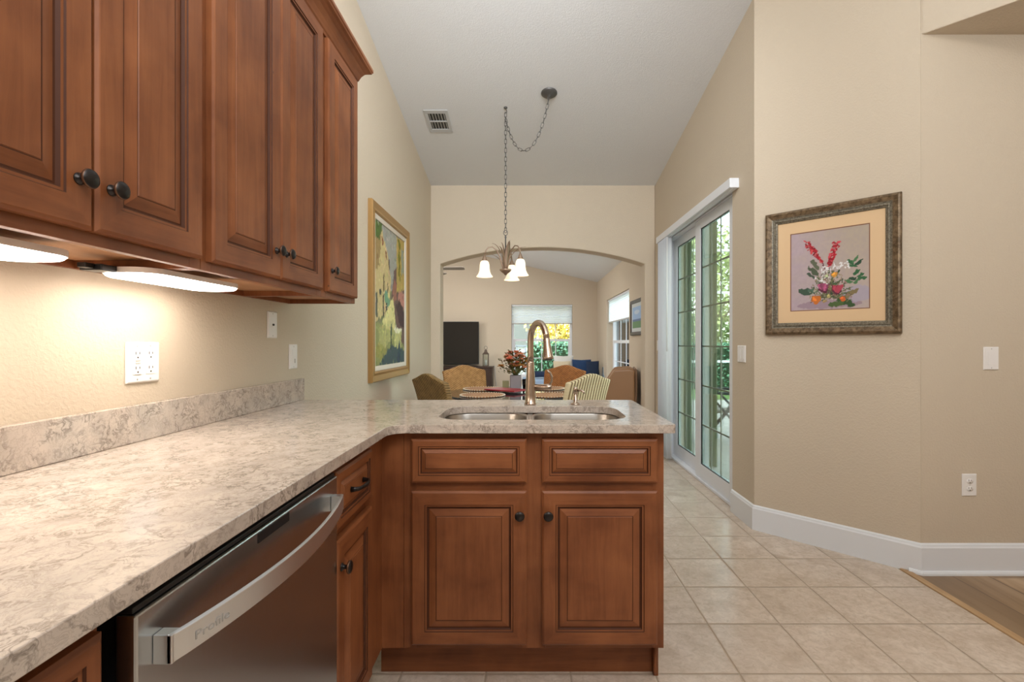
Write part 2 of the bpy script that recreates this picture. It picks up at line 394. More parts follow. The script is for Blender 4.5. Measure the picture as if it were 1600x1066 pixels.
def rrect(x0, x1, y0, y1, r, n=6):
    pts = []
    for (cx, cy, a) in ((x1-r, y1-r, 0), (x0+r, y1-r, 90), (x0+r, y0+r, 180), (x1-r, y0+r, 270)):
        for k in range(n+1): t = math.radians(a+90*k/n); pts.append((cx+r*math.cos(t), cy+r*math.sin(t)))
    return pts

# ------------------------------------------------------------------ ROOM SHELL
XL, XR, YB = -1.10, 1.44, 5.40
A = (1.44, 3.035); B = (2.022, 2.456)
d = V((B[0]-A[0], B[1]-A[1])).normalized()
# floor
b = MB(); b.slab([[(-1.10, -3.5), (1.945, -3.5), (1.945, 2.52), (1.90, 2.575), (1.447, 3.03), (1.447, 3.34), (1.62, 3.34), (1.62, 5.05), (1.44, 5.05), (1.44, 5.5), (-1.10, 5.5)]], (0,0,-.05), X, Y, Z, .05)
struct(b.build('floor_tile', M['tile']))
b = MB(); b.slab([[(1.985, -3.5), (4.0, -3.5), (4.0, 2.45), (2.03, 2.45), (1.985, 2.48)]], (0,0,-.05), X, Y, Z, .05)
struct(b.build('floor_wood', M['planks']))
b = MB(); b.box((1.946, -3.5, -.05), (1.984, 2.50, .006)); struct(b.build('trim_floor_strip', M['strip'], bevel=.003))
b = MB(); b.box((-5.0, 5.5, -.05), (1.44, 9.9, 0)); struct(b.build('floor_living', M['tile']))
# walls
b = MB(); b.box((-1.22, -3.5, -.05), (XL, YB, 4.1)); struct(b.build('wall_left', M['wall']))
b = MB(); b.box((-1.22, -3.62, -.05), (4.12, -3.5, 4.1)); struct(b.build('wall_rear', M['wall']))
b = MB(); b.box((4.0, -3.5, -.05), (4.12, 2.45, 4.1)); struct(b.build('wall_kitchen_side', M['wall']))
# arch wall
n = 28; x0, x1, zs, zt = -.993, 1.3235, 2.077, 2.265
c2 = (x1-x0)/2; rise = zt-zs; R = (c2*c2+rise*rise)/(2*rise); xc = (x0+x1)/2; zc = zt-R
th = math.asin(c2/R)
arc = [(xc+R*math.sin(-th+2*th*k/n), zc+R*math.cos(-th+2*th*k/n)) for k in range(n+1)]
loop = [(-5.0, 0), (-5.0, 4.0), (XR, 4.0), (XR, 0), (x1, 0)] + arc[::-1] + [(x0, 0)]
b = MB(); b.slab([loop], (0, YB, 0), X, Z, Y, .20); struct(b.build('wall_arch', M['wall'], bevel=.012, seg=3))
# right wall (dining + living) with patio door and living window openings
yo0, yo1, zo = 3.358, 5.02, 2.29
wl = [(3.035, -.05), (3.035, 4.0), (9.9, 4.0), (9.9, -.05), (yo1, -.05), (yo1, zo), (yo0, zo), (yo0, -.05)]
RW = (6.79, 8.72, .45, 1.96)
b = MB(); b.slab([wl, [(RW[0], RW[2]), (RW[1], RW[2]), (RW[1], RW[3]), (RW[0], RW[3])]], (XR, 0, 0), Y, Z, X, .20)
struct(b.build('wall_right', M['wall']))
# diagonal wall, facing wall, header over niche
nd = V((-d.y, d.x))  # pointing away from the room (towards +x,+y)
if nd.x < 0: nd = -nd
b = MB(); b.slab([[A, B, (B[0]+nd.x*.1, B[1]+nd.y*.1+.03), (A[0]+.14, A[1]+.03), (A[0], A[1]+.0)]], (0,0,-.05), X, Y, Z, 4.05)
struct(b.build('wall_diagonal', M['wall']))
b = MB(); b.box((B[0]+.001, B[1], -.05), (4.0, B[1]+.12, 2.80)); struct(b.build('wall_facing', M['wall']))
E = (B[0]+d.x*1.7, B[1]+d.y*1.7)
b = MB(); b.slab([[(B[0]+.001, B[1]), E, (4.0, E[1]), (4.0, B[1]+.12), (B[0]+.001, B[1]+.12)]], (0,0,2.776), X, Y, Z, 1.3); struct(b.build('wall_header', M['wall'], bevel=.01, seg=2))
# ceilings
S = .18; CZ = lambda y: 3.938-S*max(y, 0)
b = MB(); b.add([(-1.22,-3.6,3.938),(4.1,-3.6,3.938),(4.1,0,3.938),(-1.22,0,3.938),(4.1,YB,CZ(YB)),(-1.22,YB,CZ(YB)),
                 (-1.22,-3.6,4.1),(4.1,-3.6,4.1),(4.1,0,4.1),(-1.22,0,4.1),(4.1,YB,4.1),(-1.22,YB,4.1)],
                [(0,1,2,3),(3,2,4,5),(6,7,8,9),(9,8,10,11)]); struct(b.build('ceiling', M['ceiling'], fixn=False))
LZ = lambda x: 2.435+.232*(XR-x)
b = MB(); b.slab([[(XR, LZ(XR)), (-1.9, LZ(-1.9)), (-5.0, LZ(-1.9)-.7), (-5.0, 4.05), (XR, 4.05)]], (0, YB+.20, 0), X, Z, Y, 4.3); struct(b.build('ceiling_living', M['ceiling']))
# living back wall with window
BW = (-.345, .925, .43, 1.974)
b = MB(); b.slab([[(-5.0, -.05), (XR, -.05), (XR, 4.0), (-5.0, 4.0)], [(BW[0], BW[2]), (BW[1], BW[2]), (BW[1], BW[3]), (BW[0], BW[3])]], (0, 9.9, 0), X, Z, Y, .20)
struct(b.build('wall_back', M['wall']))
b = MB(); b.box((-5.12, YB, -.05), (-5.0, 10.1, 4.0)); struct(b.build('wall_living_left', M['wall']))
# baseboards
bp = [(0, 0), (.016, 0), (.016, .135), (.012, .142), (.010, .150), (.004, .156), (0, .156)]
b = MB(); b.sweep(bp, [(4.0, B[1]), B, A, (XR, yo0)], side=1)
pp = b.v; o = struct(b.build('baseboard_right', M['trim']))
b = MB(); sh = [(.0161, .0), (.030, .0), (.029, .010), (.024, .018), (.0161, .020)]
b.sweep(sh, [(4.0, B[1]), B, (B[0]-d.x*.045, B[1]-d.y*.045)], side=1); struct(b.build('trim_shoe', M['trim']))
b = MB(); b.sweep(bp, [(XR, yo1), (XR, YB), (x1, YB)], side=1); struct(b.build('baseboard_arch', M['trim']))

# ------------------------------------------------------------------ CABINETRY
def panel_door(b, O, U, N, w, h, t=.02, frame=.056):
    """stile and rail door with raised panel: O lower corner on the back plane, U along width, N outward.
    materials: 0 vertical grain, 1 horizontal grain, 2 glaze"""
    O, U, N = V(O), V(U), V(N)
    k = min(1, min(w, h)/.26)
    fr = frame*k if min(w, h) < .26 else frame
    pr = [(0, 0, 0), (0, t-.005, 0), (.005, t-.001, 0), (.007, t, 0), (fr-.004, t, 9), (fr-.002, t-.003, 2), (fr+.003, t-.003, 1), (fr+.007, t-.0085, 2), (fr+.011*k, t-.0085, 2), (fr+.034*k, t-.0015, 0), (fr+.036*k, t-.002, 2), (fr+.0375*k, t-.0005, 0)]
    def lp(i, n): return [O+U*i+Z*i+N*n, O+U*(w-i)+Z*i+N*n, O+U*(w-i)+Z*(h-i)+N*n, O+U*i+Z*(h-i)+N*n]
    loops = [lp(i, n) for i, n, m in pr]
    vs = [p for l in loops for p in l]; fs = [(3,2,1,0)]; mi = [0]
    for i in range(len(loops)-1):
        m = pr[i+1][2]
        for s_ in range(4):
            s2 = (s_+1) % 4; fs.append((i*4+s_, i*4+s2, (i+1)*4+s2, (i+1)*4+s_))
            mi.append(2 if m == 2 else (1 if s_ in (0, 2) else 0))
    L = (len(loops)-1)*4; fs.append((L, L+1, L+2, L+3)); mi.append(1 if h < w*.7 else 0)
    b.add(vs, fs, mi)
def door_obj(name, O, U, N, w, h, parent, frame=.056):
    b = MB(); panel_door(b, O, U, N, w, h, frame=frame)
    hz = 'wood_x' if abs(V(U).x) > .5 else 'wood_y'
    return b.build(name, [M['wood_z'], M[hz], M['glaze']], parent)
def knob(parent, P, N, name='knob'):
    P, N = V(P), V(N); b = MB()
    b.lathe(P, N, [(.0105, 0), (.0105, .002), (.0065, .004), (.0055, .012), (.008, .016), (.0155, .0175), (.0172, .020), (.0160, .0225), (.013, .0250), (.007, .0272), (0, .028)], 20, [0,0,0,0,0,1,1,0,0,0])
    return b.build(name, [M['bronze'], M['bronze_rim']], parent)
# --- upper cabinets
XF = -.795; ZB = 1.3665; ZT = 2.40
def upper(y0, y1, doors, label, knobs):
    t = thing('upper_cabinet', label, 'cabinet', (XL+.001, (y0+y1)/2, ZB), group='upper cabinets over the left counter')
    g = .0006; y0 += g; y1 -= g
    b = MB()
    b.box((XL+.001, y0, ZB), (XF-.02, y0+.016, ZT)); b.box((XL+.001, y1-.016, ZB), (XF-.02, y1, ZT))
    b.box((XL+.001, y0+.016, ZT-.016), (XF-.02, y1-.016, ZT)); b.box((XL+.001, y0+.016, ZB+.02), (XL+.006, y1-.016, ZT-.016))
    b.box((XL+.001, y0+.016, ZB), (XL+.016, y1-.016, ZB+.019))
    b.build('body', M['wood_z'], t)
    b = MB(); b.box((XL+.0165, y0+.0165, ZB+.0195), (XF-.0205, y1-.0165, ZB+.032)); b.build('bottom_panel', M['wood_under'], t)
    b = MB(); s = .038
    b.box((XF-.02, y0, ZB), (XF, y0+s, ZT)); b.box((XF-.02, y1-s, ZB), (XF, y1, ZT))
    b.box((XF-.02, y0+s, ZB), (XF, y1-s, ZB+.045), 1); b.box((XF-.02, y0+s, ZT-.045), (XF, y1-s, ZT), 1)
    if len(doors) > 1: b.box((XF-.02, doors[0][1]-.01, ZB+.045), (XF, doors[1][0]+.01, ZT-.045))
    b.build('face_frame', [M['wood_z'], M['wood_y']], t, bevel=.001)
    for (a, c), kp in zip(doors, knobs):
        dd = door_obj('door', (XF+.001, a, 1.389), Y, X, c-a, 2.378-1.389, t)
        knob(dd, (XF+.021, kp, 1.472), X)
    return t
upper(.535, 1.157, [(.552, .8515), (.8565, 1.139)], 'nearest wall cabinet on the left with two raised-panel doors', [.822, .886])
upper(1.157, 1.832, [(1.174, 1.4965), (1.4995, 1.807)], 'middle wall cabinet of the row, two tall doors with knobs together', [1.468, 1.528])
upper(1.832, 2.190, [(1.857, 2.172)], 'narrow single-door wall cabinet at the far end of the row', [1.885])
# crown
cp = [(0, 2.383), (.006, 2.383), (.009, 2.392), (.013, 2.396), (.016, 2.405), (.022, 2.420), (.034, 2.438), (.048, 2.448), (.058, 2.452), (.060, 2.458), (.064, 2.462), (.064, 2.474), (.0, 2.474)]
cp = [(o+.0006, z+.0) for o, z in cp]
b = MB(); b.sweep(cp, [(XF, .535), (XF, 2.190), (XL+.003, 2.190)], side=-1)
tag(b.build('crown_molding', [M['wood_y']]), 'brown crown molding capping the row of wall cabinets', 'molding')
# under-cabinet lights
def uclight(y0, y1, label):
    t = thing('undercabinet_light', label, 'light', (-.94, (y0+y1)/2, 1.3855), group='lights under the wall cabinets')
    b = MB(); lp = rrect(-1.015, -.872, y0, y1, .05, 6)
    b.loft([[V((x, y, z)) for x, y in lp] for z in (1.3655, 1.3525)], cap0=True, cap1=True); b.build('housing', M['plastic'], t)
    b = MB(); L = []
    for ins, z in ((.003, 1.352), (.005, 1.3485), (.010, 1.3455), (.022, 1.344)):
        L.append([V((x, y, z)) for x, y in rrect(-1.015+ins, -.872-ins, y0+ins, y1-ins, .048-ins*.6, 6)])
    b.loft(L, cap0=True, cap1=True, smooth=True); b.build('diffuser', M['led'], t)
uclight(.60, .935, 'lit strip light under the nearest wall cabinet')
uclight(1.105, 1.470, 'lit strip light under the middle wall cabinet')
b = MB(); b.box((-1.0, 1.062, 1.351), (-.95, 1.103, 1.3655)); b.box((-.985, 1.04, 1.354), (-.965, 1.062, 1.3655)) ; tag(b.build('power_connector', M['black'], bevel=.002), 'small black plug connector beside the second strip light under the cabinets', 'connector')

# --- countertop
zc0, zc1 = .885, .914
XC, YC0, YC1, XPE = -.460, 1.594, 2.285, .496
r = .055
inner = [(XC+r-r*math.cos(a), YC0-r+r*math.sin(a)) for a in [PI/2*k/8 for k in range(9)]]
outer = [(XL+.001, -1.6), (XC, -1.6)] + inner + rrect(0, XPE, YC0, YC1, .012, 3)[-4:] + rrect(0, XPE, YC0, YC1, .02, 3)[:4] + [(XL+.001, YC1)]
hole = rrect(-.334, .366, 1.70, 2.056, .10, 8)
b = MB(); b.slab([outer, hole[::-1]], (0,0,zc0), X, Y, Z, zc1-zc0)
tag(b.build('countertop', M['quartz'], bevel=.003, seg=2), 'cream speckled quartz countertop in an L shape', 'countertop')
b = MB(); b.box((XL+.001, -1.6, zc1+.0005), (XL+.022, 2.30, 1.016)); tag(b.build('backsplash', M['quartz'], bevel=.002), 'low quartz backsplash strip along the left wall', 'backsplash')
# --- base cabinets
def carcass(t, x0, x1, y0, y1, z0=.1416, z1=.884):
    b = MB(); k = .016
    b.box((x0, y0, z0), (x0+k, y1, z1)); b.box((x1-k, y0, z0), (x1, y1, z1)); b.box((x0+k, y0, z0), (x1-k, y1, z0+k)); b.box((x0+k, y1-k, z0+k), (x1-k, y1, z1))
    return b
YF = 1.634; XPF = -.50
# peninsula sink base
t = thing('sink_base_cabinet', 'brown sink cabinet with two raised-panel doors under the double sink', 'cabinet', (0, 1.95, 0))
xl, xr = -.4255, .465
b = carcass(t, xl, xr, YF+.02, 2.235); b.build('body', M['wood_z'], t)
b = MB(); z0, z1 = .1416, .884
for a, c in ((xl, -.3825), (-.018, .061), (.427, xr)): b.box((a, YF, z0), (c, YF+.02, z1))
for a, c in ((-.3825, -.018), (.061, .427)):
    for u, v in ((z0, .18), (.667, .728), (.845, z1)): b.box((a, YF, u), (c, YF+.02, v), 1)
b.build('face_frame', [M['wood_z'], M['wood_x']], t, bevel=.0012)
for a, c, kx in ((-.3965, -.0043, -.028), (.0477, .4398, .068)):
    dd = door_obj('door', (a, YF-.001, .162), X, -Y, c-a, .685-.162, t, frame=.050); knob(dd, (kx, YF-.021, .607), -Y)
    door_obj('drawer_front', (a, YF-.001, .713), X, -Y, c-a, .862-.713, t, frame=.050)
b = MB(); b.box((-.53, 1.722, .0005), (.448, 1.735, .1412)); b.build('toe_kick', M['wood_x'], t)
b = MB(); b.box((.449, 1.70, .0005), (.4645, 2.235, .1412)); b.lathe((.4515, 1.694, .012), Z, [(.004, 0), (.0055, .006), (.0055, .129)], 12); b.build('end_foot', M['wood_z'], t)
# corner filler
t = thing('corner_filler_panel', 'plain dark wood corner filler left of the sink cabinet', 'panel', (-.46, 1.65, 0))
b = MB(); b.box((-.535, YF+.0002, .1416), (-.4262, YF+.02, .884)); b.build('face', M['wood_z'], t)
# left run: drawer base between dishwasher and corner
def leftbase(y0, y1, dy0, dy1, label, low=True, knob_y=None, grp=None):
    t = thing('base_cabinet', label, 'cabinet', (-.8, (y0+y1)/2, 0))
    b = MB(); k = .016
    x0, x1 = XL+.002, XPF-.02
    b.box((x0, y0, z0), (x1, y0+k, z1)); b.box((x0, y1-k, z0), (x1, y1, z1)); b.box((x0, y0+k, z0), (x1, y1-k, z0+k)); b.build('body', M['wood_z'], t)
    b = MB(); b.box((XPF-.02, y0, z0), (XPF, dy0+.012, z1)); b.box((XPF-.02, dy1-.012, z0), (XPF, y1, z1))
    for u, v in ((z0, .18), (.667, .728), (.845, z1)): b.box((XPF-.02, dy0+.012, u), (XPF, dy1-.012, v), 1)
    b.build('face_frame', [M['wood_z'], M['wood_y']], t, bevel=.0012)
    dr = door_obj('drawer_front', (XPF+.001, dy0, .713), Y, X, dy1-dy0, .862-.713, t, frame=.048)
    dd = door_obj('door', (XPF+.001, dy0, .162), Y, X, dy1-dy0, .685-.162, t, frame=.050)
    if knob_y: knob(dd, (XPF+.021, knob_y, .612), X)
    ym = (dy0+dy1)/2
    b = MB(); xx = XPF+.0213; zz = .792
    pts = [(xx+.001, ym-.046, zz), (xx+.010, ym-.046, zz), (xx+.020, ym-.040, zz), (xx+.025, ym-.024, zz), (xx+.027, ym, zz), (xx+.025, ym+.024, zz), (xx+.020, ym+.040, zz), (xx+.010, ym+.046, zz), (xx+.001, ym+.046, zz)]
    b.tube(pts, [.0065, .005, .0045, .004, .0055, .004, .0045, .005, .0065], 10, flat=1.25); b.build('pull', M['bronze'], dr)
    b = MB(); b.box((-.60, y0, .0005), (-.588, y1, .1412)); b.build('toe_kick', M['wood_y'], t)
    return t
leftbase(1.1905, 1.6335, 1.199, 1.472, 'narrow base cabinet with drawer pull between dishwasher and corner', knob_y=1.226)
leftbase(-.10, .5535, -.06, .541, 'base cabinet at the bottom left corner of the photo, before the dishwasher', knob_y=.51)
# dishwasher
t = thing('dishwasher', 'stainless steel dishwasher with a curved bar handle under the counter', 'dishwasher', (-.8, .88, 0))
b = MB(); b.box((-1.05, .585, .11), (-.5025, 1.18, .868)); b.build('tub', M['black'], t)
b = MB(); b.box((-.5015, .578, .115), (-.475, 1.187, .858)); b.build('door', M['steel'], t, bevel=.003)
b = MB(); b.box((-.5015, .580, .8585), (-.481, 1.185, .8660)); b.build('control_strip', M['black'], t, bevel=.001)
b = MB(); b.box((-.4752, .838, .836), (-.4742, .947, .853)); b.build('vent', M['black'], t)
b = MB(); b.box((-.60, .585, .001), (-.56, 1.18, .105)); b.build('kick_plate', M['black'], t)
# handle: flat strap bowed outward, lofted
b = MB(); L = []; yh0, yh1 = .603, 1.166; K = 26
for i in range(K+1):
    s_ = i/K; y = yh0+(yh1-yh0)*s_; bow = -.4515+.040*math.sin(PI*s_)**.85
    L.append([V((bow, y, .783)), V((bow, y, .818)), V((bow-.006, y, .820)), V((bow-.006, y, .781))])
b.loft(L, cap0=True, cap1=True)
for y, s_ in ((yh0, 1), (yh1, -1)): b.fbox((0, y, 0), Y*s_, Z, X, 0, .018, .782, .819, -.4748, -.4505)
hd = b.build('handle', M['steel_handle'], t, bevel=.0012)
cu = bpy.data.curves.new('txt', 'FONT'); cu.body = 'Profile'; cu.size = .017; cu.extrude = .0003
tmp = bpy.data.objects.new('txt', cu); COL.objects.link(tmp); bpy.context.view_layer.update()
me = bpy.data.meshes.new_from_object(tmp.evaluated_get(bpy.context.evaluated_depsgraph_get())); bpy.data.objects.remove(tmp)
lo = bpy.data.objects.new('lettering', me); COL.objects.link(lo); me.materials.clear(); me.materials.append(mat('handle_lettering', (.50, .51, .51), .4, metal=.6))
# lay the lettering on the bowed strap, vertex by vertex
for v in me.vertices:
    y = yh0+.030+v.co.x*1.25; s_ = (y-yh0)/(yh1-yh0)
    bw = -.4515+.040*math.sin(PI*s_)**.85
    v.co = V((bw+.0004+v.co.z*.5, y, .794+v.co.y))
lo.parent = hd

# --- sink
t = thing('double_sink', 'undermount stainless double bowl sink set in the peninsula counter', 'sink', (.015, 1.88, .68))
for x0_, x1_, dp in ((-.342, -.004, .70), (.022, .374, .70)):
    b = MB(); L = []
    y0_, y1_ = 1.690, 2.066
    for ins, z in ((-.008, .8835), (0, .8835), (.002, .878), (.006, .80), (.012, .73), (.030, .708), (.06, .702), (.13, .700)):
        L.append([V((x, y, z)) for x, y in rrect(x0_+ins, x1_-ins, y0_+ins, y1_-ins, max(.02, .095-ins*.55), 8)])
    for p in L: pass
    b.loft(L, smooth=True, cap1=True); bo = b.build('bowl', M['sink'], t)
    sm = bo.modifiers.new('sol', 'SOLIDIFY'); sm.thickness = .0015; sm.offset = 1
    b = MB(); cx = (x0_+x1_)/2; b.lathe((cx, 1.88, .7005), Z, [(.043, 0), (.043, .0025), (.030, .003), (.028, .001), (.0, .001)], 24); b.build('drain', M['steel_handle'], t)
b = MB(); b.box((-.0025, 1.692, .872), (.0205, 2.064, .8825)); b.build('divider', M['sink'], t, bevel=.002)

# --- faucet
fx, fy = .0114, 2.125
t = thing('kitchen_faucet', 'tall brushed nickel pull-down faucet with gooseneck behind the sink', 'faucet', (fx, fy, zc1))
b = MB(); b.lathe((fx, fy, zc1+.0005), Z, [(.0275, 0), (.0275, .004), (.0245, .008), (.0235, .04), (.0205, .10), (.0168, .185), (.0160, .190)], 28); b.build('base', M['nickel'], t)
dv = V((.092, -.185, 0)).normalized(); reach = .172
ctrl = []
b = MB(); pts = [V((fx, fy, z)) for z in (1.103, 1.13, 1.16, 1.19)]
rr = reach/2*.86; zc_ = 1.196
for k in range(1, 15):
    a = PI*k/15*1.02; pts.append(V((fx, fy, zc_)) + dv*(rr-rr*math.cos(a)) + Z*(rr*1.05*math.sin(a)))
b.tube(pts, .0140, 18); b.build('neck', M['nickel'], t)
p1 = pts[-1]; dn = (pts[-1]-pts[-2]).normalized(); dn = (dn*.5 + V((dv.x*.14, dv.y*.14, -1))*.8).normalized()
b = MB(); b.lathe(p1+dn*.001, dn, [(.0142, 0), (.0150, .004), (.0155, .02), (.0185, .055), (.0225, .082), (.0225, .088), (.019, .090)], 24); sp = b.build('spray_head', M['nickel'], t)
b = MB(); b.lathe(p1+dn*.0912, dn, [(.0185, 0), (.0175, .0018), (0, .0018)], 20); b.build('nozzle', M['black'], sp)
b = MB(); b.lathe((fx+.019, fy-.002, .990), X, [(.0135, 0), (.0135, .050), (.0150, .052), (.0150, .070), (.011, .074), (0, .075)], 20); hv = b.build('valve', M['nickel'], t)
b = MB(); b.tube([(fx+.083, fy-.004, .998), (fx+.093, fy-.006, 1.015), (fx+.0945, fy-.010, 1.035), (fx+.086, fy-.016, 1.055), (fx+.074, fy-.022, 1.068)], [.007, .008, .008, .007, .0055], 12, flat=.6); b.build('lever', M['nickel'], hv)
# soap dispenser
sx, sy = .211, 2.118
t = thing('soap_dispenser', 'small brushed nickel soap dispenser right of the faucet', 'dispenser', (sx, sy, zc1))
b = MB(); b.lathe((sx, sy, zc1+.0005), Z, [(.021, 0), (.021, .003), (.017, .006), (.0085, .010), (.0085, .042), (.0070, .046)], 20); b.build('base', M['nickel'], t)
b = MB(); b.lathe((sx, sy, zc1+.047), Z, [(.0075, 0), (.0105, .002), (.0105, .026), (.0085, .030), (0, .031)], 20); b.tube([(sx+.0105, sy-.004, zc1+.062), (sx+.022, sy-.012, zc1+.064), (sx+.034, sy-.020, zc1+.058), (sx+.037, sy-.022, zc1+.050)], [.0055, .005, .0045, .0042], 10); b.build('pump', M['nickel'], t)

# ------------------------------------------------------------------ WALL PLATES
def plate(name, label, cat, O, U, N, w, h, kind):
    O, U, N = V(O), V(U), V(N)
    t = thing(name, label, cat, O)
    b = MB(); ls = []
    for ins, n in ((0, .0008), (0, .003), (.004, .0068)):
        ls.append([O+U*(-w/2+ins)+Z*(-h/2+ins)+N*n, O+U*(w/2-ins)+Z*(-h/2+ins)+N*n, O+U*(w/2-ins)+Z*(h/2-ins)+N*n, O+U*(-w/2+ins)+Z*(h/2-ins)+N*n])
    b.loft(ls, cap0=True, cap1=True); b.build('cover_plate', M['plastic'], t)
    def rect(bb, u, v, du, dv, n0=.0069, n1=.0080): bb.fbox(O, U, Z, N, u-du/2, u+du/2, v-dv/2, v+dv/2, n0, n1)
    def screws(u): 
        for v in (-h/2+.010, h/2-.010): bs = MB(); bs.lathe(O+U*u+Z*v+N*.0068, N, [(.0028, 0), (.002, .0007), (0, .0008)], 10); bs.build('screw', M['slot_soft'], t)
    def slots(b2, u, v):
        rect(b2, u-.0065, v+.005, .0022, .008, .0078, .0084); rect(b2, u+.0065, v+.005, .0022, .0065, .0078, .0084)
        b2.lathe(O+U*u+Z*(v-.007)+N*.0078, N, [(.0026, 0), (.0026, .0006)], 10)
    if kind == 'gfci2':
        for i, u in enumerate((-.023, .023)):
            b = MB(); rect(b, u, 0, .034, .068); sk = b.build('receptacle', M['plastic'], t, bevel=.0005)
            for v_ in (.0215, -.0195): b = MB(); slots(b, u, v_); b.build('slots', M['slot'], sk)
            b = MB(); rect(b, u, .033 if i else -.033, .020, .0018, .0078, .0084); b.build('imprint', M['slot_soft'], sk)
            if i == 0:
                for v_ in (.0055, -.0015): b = MB(); rect(b, u, v_, .016, .0035, .0078, .0090); b.build('button', M['slot_soft'], sk)
            screws(u)
    elif kind == 'duplex':
        for v in (.0195, -.0195):
            b = MB(); b.lathe(O+Z*v+N*.0066, N, [(.017, 0), (.0165, .0012)], 20, sy=.85); sk = b.build('receptacle', M['plastic'], t)
            b = MB(); slots(b, 0, v); b.build('slots', M['slot'], sk)
        bs = MB(); bs.lathe(O+N*.0068, N, [(.0025, 0), (0, .0008)], 8); bs.build('screw', M['slot_soft'], t)
    elif kind == 'rocker':
        k = 2 if w > .1 else 1
        for i in range(k):
            u = (i-.5)*.046 if k == 2 else 0
            b = MB(); rect(b, u, 0, .033, .066, .0069, .0095); b.build('rocker', M['plastic'], t, bevel=.0008); screws(u)
    elif kind == 'dimmer':
        b = MB(); rect(b, 0, 0, .033, .066, .0069, .0090); q_ = b.build('rocker', M['plastic'], t, bevel=.0008)
        b = MB(); rect(b, .004, -.02, .006, .020, .0091, .0120); b.build('slider', M['slot_soft'], q_, bevel=.0008); screws(0)
    elif kind == 'cable':
        b = MB(); b.lathe(O+N*.0068, N, [(.0045, 0), (.0045, .005), (.0015, .0052)], 14); b.build('jack', M['slot'], t); screws(0)
    elif kind == 'blank':
        b = MB(); rect(b, 0, 0, .034, .067, .0069, .0078); b.build('insert', M['plastic'], t); screws(0)
    return t
plate('wall_outlet', 'white double outlet plate on the wall above the backsplash', 'outlet', (XL, 1.358, 1.133), -Y*-1, X, .116, .114, 'gfci2')
plate('cable_plate', 'white plate with one small jack just below the wall cabinets', 'wall plate', (XL, 2.044, 1.265), Y, X, .074, .114, 'cable')
plate('dimmer_switch', 'white slide dimmer switch above the end of the backsplash', 'light switch', (XL, 2.226, 1.123), Y, X, .074, .114, 'dimmer')
plate('light_switch', 'white double rocker switch between patio door and flower picture', 'light switch', (XR, 3.208, 1.112), Y, -X, .116, .114, 'rocker')
plate('light_switch', 'tiny white switch on the wall between the arch and the vertical blind', 'light switch', (XR, 5.27, 1.155), Y, -X, .074, .114, 'rocker')
plate('blank_plate', 'white blank wall plate high on the far right wall', 'wall plate', (2.382, B[1], 1.107), X, -Y, .078, .118, 'blank')
plate('wall_outlet', 'white duplex outlet low on the far right wall', 'outlet', (2.270, B[1], .456), X, -Y, .074, .114, 'duplex')

# ------------------------------------------------------------------ PICTURES
def frame_obj(t, O, U, N, w, h, prof, mats, name='frame'):
    """prof: [(inset, out, mat)]"""
    O, U, N = V(O), V(U), V(N)
    ls = [[O+U*(-w/2+i)+Z*(-h/2+i)+N*n, O+U*(w/2-i)+Z*(-h/2+i)+N*n, O+U*(w/2-i)+Z*(h/2-i)+N*n, O+U*(-w/2+i)+Z*(h/2-i)+N*n] for i, n, m in prof]
    b = MB(); b.loft(ls, [m for i, n, m in prof[1:]]); return b.build(name, mats, t)
def canvas(t, O, U, N, w, h, nx, ny, img, name='canvas'):
    O, U, N = V(O), V(U), V(N)
    vs = [tuple(O+U*(-w/2+w*i/nx)+Z*(-h/2+h*j/ny)) for j in range(ny+1) for i in range(nx+1)]
    fs = [(j*(nx+1)+i, j*(nx+1)+i+1, (j+1)*(nx+1)+i+1, (j+1)*(nx+1)+i) for j in range(ny) for i in range(nx)]
    me = bpy.data.meshes.new(name); me.from_pydata(vs, [], fs); me.materials.append(M['print'])
    ca = me.color_attributes.new('Col', 'FLOAT_COLOR', 'POINT'); a = np.ones(((nx+1)*(ny+1), 4), 'f'); a[:, :3] = np.clip(img, 0, 1)[:, :, :].reshape(-1, 3)**2.2; ca.data.foreach_set('color', a.ravel())
    o = bpy.data.objects.new(name, me); COL.objects.link(o); o.parent = t
    o.matrix_parent_inverse = Matrix.Translation(t.location).inverted(); return o
